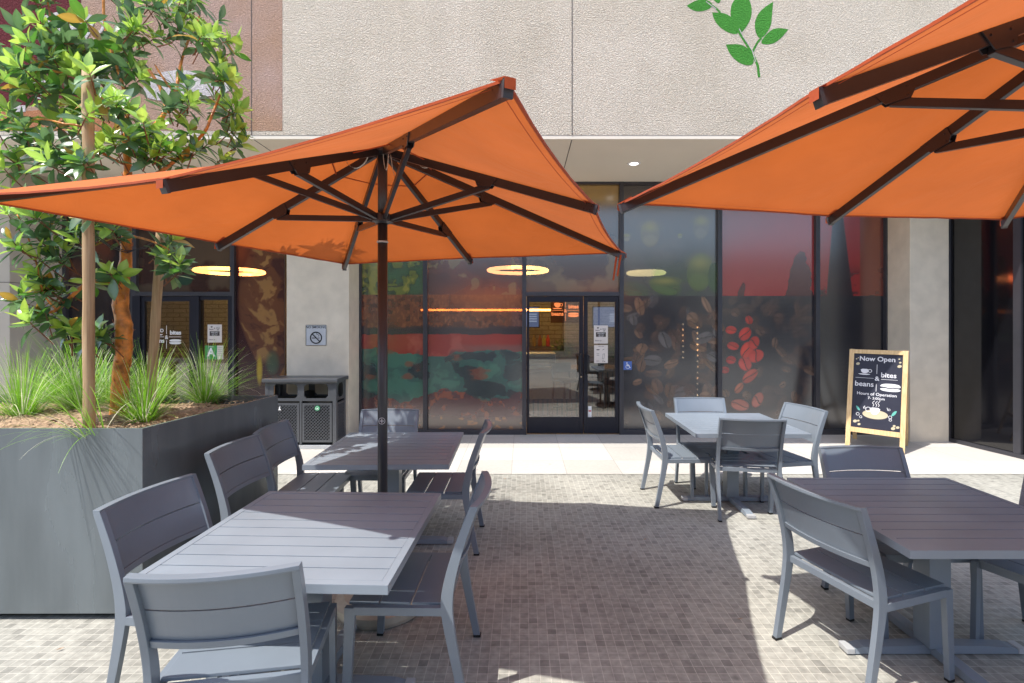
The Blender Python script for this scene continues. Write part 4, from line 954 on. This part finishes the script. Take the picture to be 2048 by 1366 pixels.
# ---------------------------------------------------------------- umbrellas
def umbrella(C, zt, tips, lab, zr_hub=None, ra=.70, base=True, straps=True, tie=True):
    t = thing('patio_umbrella', lab, 'umbrella', (C[0], C[1], 0), 0, 'orange square patio umbrellas')
    O = Vector((C[0], C[1], 0)); T = [Vector(p)-O for p in tips]; top = Vector((0,0,zt))
    zh = zt-.40 if zr_hub is None else zr_hub
    # ribs
    apex = top+Vector((0,0,.06))
    for k in range(8):
        d = (T[k]-top); Rr = Vector((d.x,d.y,0)).length; ra_ = ra; d2 = Vector((d.x,d.y,0)).normalized()
        s0 = top+d2*.05; e0 = T[k]+Vector((0,0,-.012)); q = MB(); q.bar(s0+Vector((0,0,-.006)), e0+Vector((0,0,-.006)), .026, .046); r_ = q.build('rib', M['rib'], t, bevel=.002)
        at = s0+(e0-s0)*((ra-.05)/(Rr-.05)); dn = Vector((0,0,-1)); dirn = (e0-s0).normalized(); side = dirn.cross(dn).normalized(); upn = side.cross(dirn)
        q = MB()
        pl = [(-.07,.016),(.06,.016),(.03,-.045),(-.05,-.055),(-.07,-.03)]
        for sd in (-1,1):
            for th in (0,1): pass
            vv = [at+dirn*a-Vector((0,0,0))+upn*(-c if upn.z<0 else c)+side*(sd*.014+o_) for o_ in (0,sd*.004) for a, c in pl]
            n_ = len(pl); q.add(vv, [tuple(range(n_-1,-1,-1)), tuple(range(n_,2*n_))]+[(i,(i+1)%n_,n_+(i+1)%n_,n_+i) for i in range(n_)])
        for a, c in ((-.05,-.005),(.03,-.002),(-.045,-.04)):
            cc = at+dirn*a+upn*(-c if upn.z<0 else c); q.tube([cc-side*.021, cc+side*.021], .004, 6)
        q.build('bracket', M['rib'], r_)
        q = MB(); q.bar(Vector((0,0,zh))+d2*.045, at+Vector((0,0,-.040)), .022, .034); q.build('strut', M['rib'], t, bevel=.002)
        # end cap on rib
        q = MB(); q.bar(e0-dirn*.001+Vector((0,0,-.006)), e0+dirn*.012+Vector((0,0,-.006)), .030, .050); q.build('rib_cap', M['pole'], r_)
        # fabric pocket over the rib end
        q = MB(); oo = Vector((0,0,.014)); a0 = T[k]-dirn*.06+oo; a1 = T[k]+dirn*.022+oo+Vector((0,0,-.004)); wv = side*.028
        q.add([a0-wv, a0+wv, a1+wv*.6, a1-wv*.6, a1+wv*.6+Vector((0,0,-.032)), a1-wv*.6+Vector((0,0,-.032))], [(0,1,2,3),(3,2,4,5)]); q.build('fabric_pocket', M['hem'], t)
    # canopy : eight panels, each subdivided, with slightly hollow hems and sag
    v = []; f = []; n = 14; off = Vector((0,0,.012))
    for k in range(8):
        A, B = T[k]+off, T[(k+1)%8]+off; ap = top+Vector((0,0,.035)); idx = {}
        mid = (A+B)/2; inw = Vector((-mid.x,-mid.y,0)).normalized()
        for i in range(n+1):
            for j in range(i+1):
                fr = i/n; g_ = j/i if i else 0
                p = ap.lerp(A.lerp(B, g_), fr)
                s = 4*g_*(1-g_); p = p+inw*(.025*s*fr*fr)+Vector((0,0,-.018*s*math.sin(PI*min(1,fr))*.8-.004*s*fr))
                idx[i,j] = len(v); v.append(p)
        for i in range(n):
            for j in range(i+1):
                f.append((idx[i,j], idx[i+1,j], idx[i+1,j+1]))
                if j < i: f.append((idx[i,j], idx[i+1,j+1], idx[i,j+1]))
    me = bpy.data.meshes.new('canopy'); me.from_pydata([tuple(p) for p in v], [], f); me.update()
    bm = bmesh.new(); bm.from_mesh(me); bmesh.ops.remove_doubles(bm, verts=bm.verts, dist=.0008); bmesh.ops.recalc_face_normals(bm, faces=bm.faces)
    for q in bm.faces: q.smooth = True
    bm.to_mesh(me); bm.free(); me.materials.append(M['orange']); o = bpy.data.objects.new('canopy', me); COL.objects.link(o); o.parent = t
    # hem
    q = MB()
    for k in range(8):
        A, B = T[k]+off, T[(k+1)%8]+off; mid = (A+B)/2; inw = Vector((-mid.x,-mid.y,0)).normalized(); m_ = 14; pr = None
        for i in range(m_+1):
            g_ = i/m_; s = 4*g_*(1-g_); p = A.lerp(B, g_)+inw*.025*s+Vector((0,0,-.004*s)); rr = random.Random(k*50+i).uniform(-.0015,.0015)
            row = [p+Vector((0,0,.0015+rr)), p+inw*.014+Vector((0,0,-.003)), p+Vector((0,0,-.007+rr))]
            if pr: q.add(pr+row, [(0,1,4,3),(1,2,5,4),(0,3,5,2)])
            pr = row
    q.build('hem', M['hem'], t)
    q = MB()
    for k in range(8):
        A, B = T[k]+off, T[(k+1)%8]+off; mid = (A+B)/2; inw = Vector((-mid.x,-mid.y,0)).normalized(); up_ = (top.z-mid.z)/Vector((mid.x,mid.y,0)).length; pr = None
        for i in range(15):
            g_ = .02+.96*i/14; s = 4*g_*(1-g_); p = A.lerp(B, g_)+inw*(.025*s+.045)+Vector((0,0,-.004*s+up_*.045-.010)); row = [p, p+inw*.004]
            if pr: q.add(pr+row, [(0,1,3,2)])
            pr = row
    q.build('hem_stitching', M['hem'], o)
    # vent seam and cap over the hub
    q = MB(); pts = []
    for k in range(9): d = T[k%8]-top; r_ = .30/Vector((d.x,d.y,0)).length; pts.append(top+d*r_+Vector((0,0,.018)))
    for k in range(8): q.bar(pts[k], pts[k+1], .008, .004)
    q.build('vent_seam', M['hem'], o)
    # pole, hub, runner
    q = MB(); q.tube([(0,0,.06),(0,0,zh-.03)], .029, 20); q.tube([(0,0,zh-.03),(0,0,zt+.02)], .0285, 20); q.build('pole', M['pole'], t, smooth=True)
    q = MB(); q.lathe([(.04,-.03),(.062,-.02),(.066,.012),(.045,.03),(.032,.035)], (0,0,zh), 20)
    for k in range(8): a = 2*PI*k/8; q.box(.055*math.cos(a)-.012,.055*math.cos(a)+.012,.055*math.sin(a)-.012,.055*math.sin(a)+.012,zh-.02,zh+.02)
    q.build('runner', M['pole'], t)
    q = MB(); q.lathe([(.034,-.02),(.075,-.01),(.08,.01),(.05,.03),(.02,.05)], (0,0,zt), 20); q.build('top_hub', M['pole'], t)
    q = MB(); q.lathe([(.031,-.006),(.034,-.004),(.034,.004),(.031,.006)], (0,0,zh-.14), 20); q.build('locking_pin', M['cap'], t)
    if straps:
        for (x0,y0,x1,y1,dz) in ((.02,-.06,.05,-.05,.1),(-.22,-.02,-.07,-.04,.07),(.06,-.04,.12,-.03,.13),(.20,-.05,.32,-.03,.06)):
            q = MB(); pr = None
            for i in range(9):
                g_ = i/8; c_ = Vector((x0+(x1-x0)*g_, y0+(y1-y0)*g_, zt-.02-.10*abs(x0+(x1-x0)*g_)-dz*math.sin(PI*g_)**.7)); row = [c_+Vector((0,-.010,0)), c_+Vector((0,.010,.002))]
                if pr: q.add(pr+row, [(0,1,3,2)])
                pr = row
            q.build('strap', M['strap'], o)
    if tie:
        c_ = T[1]+Vector((-.06,-.03,-.01)); q = MB()
        for dx in (0,.03): q.add([c_+Vector((dx,0,0)), c_+Vector((dx+.016,0,0)), c_+Vector((dx-.01,.01,-.19+dx)), c_+Vector((dx-.022,.01,-.19+dx))], [(0,1,2,3)])
        q.build('tie_strap', M['hem'], o)
    if base:
        q = MB(); q.lathe([(.27,0),(.275,.02),(.27,.055),(.22,.085),(.10,.10)], n=40); q.build('base', M['disc'], t, smooth=False)
        q = MB(); q.lathe([(.05,.09),(.042,.12),(.042,.34),(.036,.36)], n=20); q.build('base_sleeve', M['pole'], t)
    return t
TLp = [[0.372,2.575,2.295],[0.762,3.796,2.212],[-0.418,3.98,2.197],[-1.46,4.1,2.163],[-1.942,3.2,2.196],[-2.484,2.18,2.24],[-1.263,1.767,2.196],[-0.042,1.354,2.347]]
TRp = [[3.323,1.898,2.328],[3.046,3.16,2.335],[1.776,2.88,2.299],[0.519,2.6,2.306],[0.797,1.338,2.317],[1.078,0.075,2.37],[2.341,0.355,2.348],[3.603,0.635,2.387]]
ul = umbrella((-.845,3.02), 2.72, TLp, 'open orange umbrella standing between the two left tables')
# emblem on the pole
Flat().ring(0,0,.019,.002,20).line([(-.014,.0),(.014,.0)],.003).line([(0,-.014),(0,.014)],.003).build('pole_emblem', M['white'], (0.004,-.0302,1.7-(840-643)*3.02/1000), UX, UZ, ul)
umbrella((2.06,1.62), 2.80, TRp, 'orange umbrella at the right, its pole outside the frame', tie=False)

# ---------------------------------------------------------------- planter
pc = [(-2.166,2.85),(-2.03,4.15)]; xl = -5.2; ZP = 1.09
pl = thing('planter', 'large dark blue grey steel planter box at the left', 'planter', (-3.5,3.5,0))
PI_ = Matrix.Translation((-3.5,-3.5,0)).copy(); PI_ = Matrix.Translation((3.5,-3.5,0))
def quadprism(p, z0, z1):
    b = MB(); n = len(p); b.add([(x,y,z0) for x,y in p]+[(x,y,z1) for x,y in p], [tuple(range(n-1,-1,-1)), tuple(range(n,2*n))]+[(i,(i+1)%n,n+(i+1)%n,n+i) for i in range(n)]); return b
tk = .022
out_ = [(xl,2.84),(pc[0][0],pc[0][1]),(pc[1][0],pc[1][1]),(xl,4.20)]; inn = [(xl+tk,2.84+tk),(pc[0][0]-tk,pc[0][1]+tk),(pc[1][0]-tk,pc[1][1]-tk),(xl+tk,4.20-tk)]
b = MB(); v = [(x,y,.035) for x,y in out_]+[(x,y,ZP) for x,y in out_]+[(x,y,ZP) for x,y in inn]+[(x,y,.3) for x,y in inn]; f = []
for i in range(4):
    j = (i+1)%4; f += [(i,j,4+j,4+i),(4+i,4+j,8+j,8+i),(8+i,8+j,12+j,12+i)]
b.add(v, f+[(3,2,1,0),(12,13,14,15)]); b.build('box', M['planter'], pl, bevel=.003, M=PI_)
q = quadprism([(xl+.05,2.89),(pc[0][0]-.05,2.90),(pc[1][0]-.05,4.10),(xl+.05,4.14)], 0, .034); q.build('plinth', M['rubber'], pl, M=PI_)
# mulch
v = []; f = []; nx, ny = 90, 40; rm = random.Random(8)
for j in range(ny+1):
    for i in range(nx+1):
        g_ = i/nx; h_ = j/ny; x0 = xl+tk+.004; x1 = (pc[0][0]+(pc[1][0]-pc[0][0])*h_)-tk-.004; y = 2.865+.02+(4.16-.03-2.885)*h_*.985
        edge = min(g_,1-g_,h_,1-h_); v.append((x0+(x1-x0)*g_, y, ZP-.075+.05*math.sin(min(1,edge*3)*PI/2)+rm.uniform(-.012,.012)))
for j in range(ny):
    for i in range(nx): a = j*(nx+1)+i; f.append((a,a+1,a+nx+2,a+nx+1))
for k in range(2600):   # loose bark chips
    g_, h_ = rm.random(), rm.random(); x0 = xl+.03; x1 = (pc[0][0]+(pc[1][0]-pc[0][0])*h_)-.04; p = Vector((x0+(x1-x0)*g_, 2.90+1.2*h_, ZP-.03+rm.uniform(-.03,.012)))
    a = rm.uniform(0,PI); u = Vector((math.cos(a),math.sin(a),rm.uniform(-.4,.4)))*rm.uniform(.008,.022); w_ = Vector((-math.sin(a),math.cos(a),rm.uniform(-.5,.5)))*rm.uniform(.003,.008); i0 = len(v)
    v += [tuple(p-u-w_), tuple(p+u-w_), tuple(p+u+w_), tuple(p-u+w_)]; f.append((i0,i0+1,i0+2,i0+3))
me = bpy.data.meshes.new('mulch'); me.from_pydata(v, [], f); me.materials.append(M['mulch']); o = bpy.data.objects.new('mulch', me); COL.objects.link(o); tag(o, 'tan bark mulch filling the planter', 'mulch', kind='stuff')

# grass clumps
def grass(x, y, n, Lm, seed, lab, lean=(0,0), spread=1.0):
    r = random.Random(seed); v = []; f = []; cc = []; z0 = ZP-.06
    for k in range(n):
        a = r.uniform(0,2*PI); rad = r.uniform(0,.07); d = Vector((math.cos(a),math.sin(a),0)); L_ = Lm*r.uniform(.35,1.2)
        p = Vector((x,y,z0))+d*rad; el = R(r.uniform(28,86)); out = (d+Vector((lean[0],lean[1],0))*r.uniform(.2,1)).normalized()
        dirv = out*math.cos(el)*spread+Vector((0,0,math.sin(el))); dirv.normalize(); sg = 9; w0 = r.uniform(.0012,.0027); side = dirv.cross(Vector((0,0,1))).normalized()
        if side.length < .5: side = Vector((1,0,0))
        side = (side+Vector((r.uniform(-.4,.4),r.uniform(-.4,.4),0))).normalized()
        droop = r.uniform(.3,1.15)*1.9/sg; st = L_/sg; pr = None; t_ = r.random()
        dry = r.random() < .22
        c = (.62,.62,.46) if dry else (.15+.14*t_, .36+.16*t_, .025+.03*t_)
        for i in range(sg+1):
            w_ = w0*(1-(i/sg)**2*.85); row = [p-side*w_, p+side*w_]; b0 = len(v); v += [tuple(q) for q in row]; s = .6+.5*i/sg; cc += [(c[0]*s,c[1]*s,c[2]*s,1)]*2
            if i: f.append((b0-2,b0-1,b0+1,b0))
            p = p+dirv*st; dirv = (dirv+Vector((0,0,-droop*(.35+i/sg*1.5)))*.75).normalized()
            if p.z < z0+.01 and (xl < p.x < -2.1+(p.y-2.85)*.1 and 2.84 < p.y < 4.2): p.z = z0+.01
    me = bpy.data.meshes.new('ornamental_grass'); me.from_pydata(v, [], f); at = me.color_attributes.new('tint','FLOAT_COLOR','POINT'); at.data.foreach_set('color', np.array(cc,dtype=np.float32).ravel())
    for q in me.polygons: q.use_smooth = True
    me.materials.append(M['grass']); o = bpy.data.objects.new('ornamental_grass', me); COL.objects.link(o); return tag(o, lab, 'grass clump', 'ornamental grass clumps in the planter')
def PP(px, py, z=1.03): Y = (EYE-z)*F/(py-PY); return (px-PX)*Y/F, Y
for (px, py, n, Lm, sd, ln, lab) in [
    (45, 838, 420, .50, 1, (.1,-.1), 'upright grass clump at the far left edge of the planter'),
    (285, 846, 430, .44, 3, (-.1,-.5), 'bright green clump in front of the tree trunk, drooping over the planter front'),
    (165, 826, 520, .62, 2, (-1.1,0), 'arching silvery grass clump between the tall front stake and the left edge'),
    (300, 806, 380, .46, 5, (.2,0), 'grass clump around the foot of the slanting rear stake'),
    (412, 800, 430, .50, 6, (.5,0), 'grass clump at the right end of the planter by the bin'),
    (120, 800, 300, .48, 7, (-.2,.1), 'grass clump at the back left of the planter'),
    (215, 806, 260, .44, 9, (0,.1), 'grass clump behind the tree trunk')]:
    x, y = PP(px, py); y = min(max(y, 2.95), 4.05); x = (px-PX)*y/F; grass(x, y, n, Lm, sd, lab, ln)
# a few long blades hanging over the front edge belong to their own clump
grass(-2.50, 2.91, 46, .62, 21, 'thin clump of long blades hanging over the planter front', (-.2,-3.0), 1.6)

# ---------------------------------------------------------------- tree
tr = thing('young_tree', 'young tree with peeling orange bark and glossy leaves in the planter', 'tree', (-2.82,3.48,ZP-.06))
TO = Vector((-2.82,3.48,ZP-.06)); TI = Matrix.Translation(-TO)
def W3(px, py, Y): return Vector(P(px, py, Y))
tp = [W3(236,850,3.48),W3(240,800,3.48),(W3(241,750,3.48)),W3(249,700,3.48),W3(247,650,3.48),W3(241,610,3.49),W3(244,570,3.50),W3(252,520,3.50),W3(253,470,3.50),W3(250,400,3.48),W3(256,340,3.47),W3(252,285,3.46),W3(256,245,3.46)]
b = MB(); rt = random.Random(4); tps = []
for i in range(len(tp)-1):
    for k in range(4): tps.append(tp[i].lerp(tp[i+1], k/4)+Vector((rt.uniform(-.003,.003),0,0)))
tps.append(tp[-1]); rr = [np.interp(i/len(tps), [0,.05,.35,.55,.56,1], [.064,.052,.050,.040,.034,.018])*rt.uniform(.93,1.07) for i in range(len(tps))]
b.tube(tps, rr, 14); trunk = b.build('trunk', M['bark'], tr, smooth=True, M=TI)
# peeling bark curls
q = MB(); 
for k in range(90):
    i = rt.randrange(2, len(tps)-8); p = tps[i]; a = rt.uniform(0,2*PI); d = Vector((math.cos(a),math.sin(a),0)); s = Vector((-d.y,d.x,0)); r0 = rr[i]; h_ = rt.uniform(.012,.04); w_ = rt.uniform(.003,.009)
    p0 = p+d*(r0*.96); p1 = p0+d*rt.uniform(.004,.014)+Vector((0,0,h_*.6)); p2 = p1+d*rt.uniform(0,.008)+Vector((0,0,h_*.5))
    q.add([p0-s*w_,p0+s*w_,p1+s*w_*.8,p1-s*w_*.8,p2+s*w_*.3,p2-s*w_*.3], [(0,1,2,3),(3,2,4,5)])
q.build('bark_curls', plain('bark_flakes',(.42,.15,.06),.7,vary=.4,vscale=60), trunk, M=TI)
# crown blobs: picture x, y, distance, radius(px), weight
blobs = [(55,95,3.30,75,15),(25,165,3.2,60,10),(118,60,3.5,50,7),(30,60,3.3,50,6),(205,70,3.55,48,8),(290,60,3.4,55,10),(365,40,3.55,45,8),(415,25,3.6,45,8),(455,75,3.55,32,5),(330,15,3.6,40,6),
         (430,110,3.45,45,7),(475,215,3.5,25,5),(462,268,3.5,26,4),(410,180,3.6,45,6),(360,200,3.3,45,8),(300,265,3.25,50,10),(205,215,3.2,45,10),(140,215,3.4,45,8),(90,160,3.4,50,9),(180,150,3.5,40,6),
         (262,165,3.5,35,5),(40,245,3.2,45,7),(145,285,3.1,40,8),(235,300,3.3,35,7),(330,310,3.3,40,8),(400,290,3.4,38,6),(440,325,3.5,24,3),(20,320,3.1,40,4),(120,320,3.0,30,4),(60,300,3.15,32,3),(270,120,3.6,28,3),(455,165,3.4,30,4),
         (30,415,3.15,28,6),(110,430,3.2,35,7),(175,445,3.3,35,8),(230,455,3.35,32,6),(70,480,3.1,35,7),(120,510,3.2,38,8),(60,560,3.1,30,6),(120,570,3.2,35,7),(40,590,3.1,20,3),(90,635,3.1,32,8),(140,660,3.15,26,6),
         (340,520,3.35,28,7),(330,470,3.4,24,4),(235,548,3.3,18,3),(185,660,3.4,18,4),(203,680,3.4,14,3),(200,555,3.4,18,2),(150,480,3.2,25,3),(186,225,2.93,12,2),(160,315,2.93,14,3),(178,158,2.95,14,2),(172,420,2.95,16,3),
         (-60,100,3.3,60,3),(-50,250,3.3,60,3),(-40,420,3.3,50,2),(330,-45,3.6,60,2),(430,-40,3.6,50,2),(120,-60,3.5,80,3),(220,-110,3.5,100,1),(20,-50,3.4,60,4)]
lv = []; lf = []; lc = []
def leaf(p, d, up, L_, wd_, c, fold=.25, curl=.25):
    d = d.normalized(); s = d.cross(up)
    if s.length < 1e-3: s = d.cross(Vector((1,0,0)))
    s.normalize(); nrm = s.cross(d).normalized(); n_ = 5; b0 = len(lv)
    prof = [0,.55,.95,1.0,.62,.0]
    for i in range(n_+1):
        g_ = i/n_; c_ = p+d*(L_*g_)-nrm*(curl*L_*g_*g_); w_ = wd_*prof[i]
        lv.extend([c_-s*w_+nrm*(w_*fold), c_, c_+s*w_+nrm*(w_*fold)])
        k = (.9 if i == 0 else 1.0)
        lc.extend([(c[0],c[1],c[2],1), (min(1,c[0]*1.25),min(1,c[1]*1.2),c[2]*1.2,1), (c[0],c[1],c[2],1)])
    for i in range(n_):
        a = b0+i*3; lf.append((a,a+3,a+4,a+1)); lf.append((a+1,a+4,a+5,a+2))
rg = random.Random(12); tips = []
for (px, py, Y, rp, wt) in blobs:
    if py > 390: wt *= .8
    c_ = W3(px, py, Y); r3 = rp*Y/F
    for k in range(max(1,int(wt*.66+.5))):
        d = Vector((rg.gauss(0,.5), rg.gauss(0,.75), rg.gauss(0,.5))); d = d if d.length < 1.05 else d.normalized(); tips.append((c_+d*r3, c_))
AX = Vector((-2.78,3.48,0)); tw = MB()
for p, c_ in tips:
    outw = Vector((p.x-AX.x, p.y-AX.y, 0)); outw = outw.normalized() if outw.length > .05 else Vector((0,0,1))
    axd = (Vector((0,0,.9))+outw*.65+Vector((rg.gauss(0,.35),rg.gauss(0,.35),rg.gauss(0,.2)))).normalized()
    tw.tube([p-axd*rg.uniform(.10,.20)+(c_-p)*.25, p-axd*.05, p], [.0045,.0035,.002], 4)
    a1 = axd.cross(Vector((rg.random(),rg.random(),rg.random()))).normalized(); a2 = axd.cross(a1)
    nl = rg.randint(8,12); young = rg.random() < (.72 if c_.z > 1.9 else .5); ph = rg.uniform(0,6.28)
    for i in range(nl):
        g_ = i/(nl-1); th = ph+i*2.4; rd = a1*math.cos(th)+a2*math.sin(th)
        el = R(75-75*(1-g_)*1.25); d = rd*math.cos(el)+axd*math.sin(el); L_ = rg.uniform(.11,.17)*(1-.22*g_); 
        if g_ > .45 and young: t_ = rg.random(); c = (.27+.14*t_, .45+.12*t_, .09)
        elif g_ > .3 and young: c = (.08,.22,.03)
        else: t_ = rg.random(); c = (.06+.05*t_, .13+.07*t_, .06+.02*t_)
        if rg.random() < .02: c = (.35,.22,.04)
        leaf(p-axd*(.055*(1-g_)), d, axd, L_, L_*rg.uniform(.17,.235), c, .22, rg.uniform(-.1,.5))
me = bpy.data.meshes.new('crown'); me.from_pydata([tuple(p-TO) for p in lv], [], lf); at = me.color_attributes.new('tint','FLOAT_COLOR','POINT'); at.data.foreach_set('color', np.array(lc,dtype=np.float32).ravel())
for q in me.polygons: q.use_smooth = True
me.materials.append(M['leaf']); o = bpy.data.objects.new('crown', me); COL.objects.link(o); o.parent = tr
tag(tw.build('twigs', M['twig'], o, M=TI), kind='stuff')
def limb(pts, r0, r1):
    q = MB(); pp = chaikin3([Vector(p) for p in pts]); q.tube(pp, [r0+(r1-r0)*i/(len(pp)-1) for i in range(len(pp))], 8); q.build('limb', M['bark'], tr, smooth=True, M=TI)
def chaikin3(p):
    for _ in range(2):
        q = [p[0]]
        for i in range(len(p)-1): q += [p[i].lerp(p[i+1],.25), p[i].lerp(p[i+1],.75)]
        q.append(p[-1]); p = q
    return p
limb([W3(252,300,3.46),W3(300,262,3.4),W3(335,225,3.4),W3(325,180,3.4),W3(298,140,3.4)], .018, .010)
limb([W3(335,225,3.4),W3(352,190,3.42),W3(358,140,3.45),W3(372,90,3.5),W3(400,30,3.55)], .013, .006)
limb([W3(352,190,3.42),W3(325,155,3.4),W3(310,130,3.4)], .009, .005)
limb([W3(352,320,3.4),W3(385,290,3.4),W3(412,262,3.4),W3(420,240,3.4),W3(440,190,3.45)], .012, .007)
limb([W3(256,380,3.46),W3(320,345,3.42),W3(352,320,3.4)], .016, .012)
limb([W3(246,575,3.5),W3(220,562,3.4),W3(180,560,3.3),W3(145,590,3.25),W3(115,622,3.15),W3(95,625,3.1)], .017, .008)
limb([W3(115,622,3.15),W3(85,590,3.1),W3(75,530,3.1),W3(55,470,3.1),W3(30,420,3.15)], .006, .004)
limb([W3(252,450,3.5),W3(200,430,3.4),W3(150,400,3.3),W3(110,420,3.2)], .012, .006)
limb([W3(254,330,3.46),W3(205,310,3.3),W3(175,270,3.15),W3(160,250,3.1),W3(130,248,3.1)], .012, .006)
limb([W3(254,260,3.46),W3(200,190,3.45),W3(150,150,3.4),W3(90,140,3.35),W3(50,100,3.3)], .012, .006)
limb([W3(200,190,3.45),W3(130,140,3.45),W3(108,80,3.5),W3(95,0,3.5)], .008, .005)
limb([W3(256,250,3.46),W3(250,180,3.5),W3(225,110,3.55),W3(205,40,3.55),W3(210,-80,3.5)], .013, .007)
limb([W3(254,470,3.5),W3(300,480,3.42),W3(340,500,3.36)], .009, .005)
limb([W3(130,248,3.1),W3(80,235,3.15),W3(30,250,3.2)], .006, .004)
def pole_stake(a, c, r, lab):
    t_ = thing('wooden_stake', lab, 'stake', tuple(a), 0, 'wooden tree stakes'); q = MB(); A = Vector((0,0,0)); C_ = Vector(c)-Vector(a); n = 14
    q.tube([A.lerp(C_, i/n)+Vector((math.sin(i*1.3)*.0015,0,0)) for i in range(n+1)], [r*(1+.04*math.sin(i*2.1)) for i in range(n+1)], 12); q.build('post', M['stake'], t_, smooth=True)
pole_stake(W3(178,870,3.0), W3(176,142,3.0), .030, 'tall straight wooden stake at the front of the planter')
pole_stake(W3(299,830,3.55), W3(323,455,3.55), .030, 'slanting wooden stake behind and right of the trunk')
q = MB(); 
a, m_, c_ = W3(186,470,3.0), W3(250,505,3.5), W3(318,480,3.55)
for dz in (0,.012): q.tube([a+Vector((0,0,dz)), a.lerp(m_,.5)+Vector((0,0,-.02+dz)), m_+Vector((.05,-.05,dz-.01)), m_.lerp(c_,.6)+Vector((0,0,-.01-dz)), c_+Vector((0,0,dz))], .0035, 5)
tag(q.build('tree_tie', M['black']), 'black rubber tie strung between the two stakes around the trunk', 'tie')

# small debris on the paving
rd_ = random.Random(31)
for (px, py, lab) in ((1480,1240,'small dry leaf on the sunlit mosaic right of centre'),(1290,1080,'tiny dry leaf on the mosaic near the centre'),(1010,958,'tiny dry leaf at the edge of the pale paving'),(120,1300,'small dry leaf at the bottom left of the mosaic')):
    Y = EYE*F/(py-PY); x = (px-PX)*Y/F; q = MB(); a = rd_.uniform(0,6); u = Vector((math.cos(a),math.sin(a),0))*.018; s = Vector((-math.sin(a),math.cos(a),.1))*.006; p = Vector((x,Y,.006 if Y < 5.5 else .01))
    q.add([p-u, p+s, p+u+Vector((0,0,.004)), p-s+Vector((0,0,.003))], [(0,1,2),(0,2,3)]); tag(q.build('fallen_leaf', M['mulch']), lab, 'leaf', 'fallen leaves on the paving')
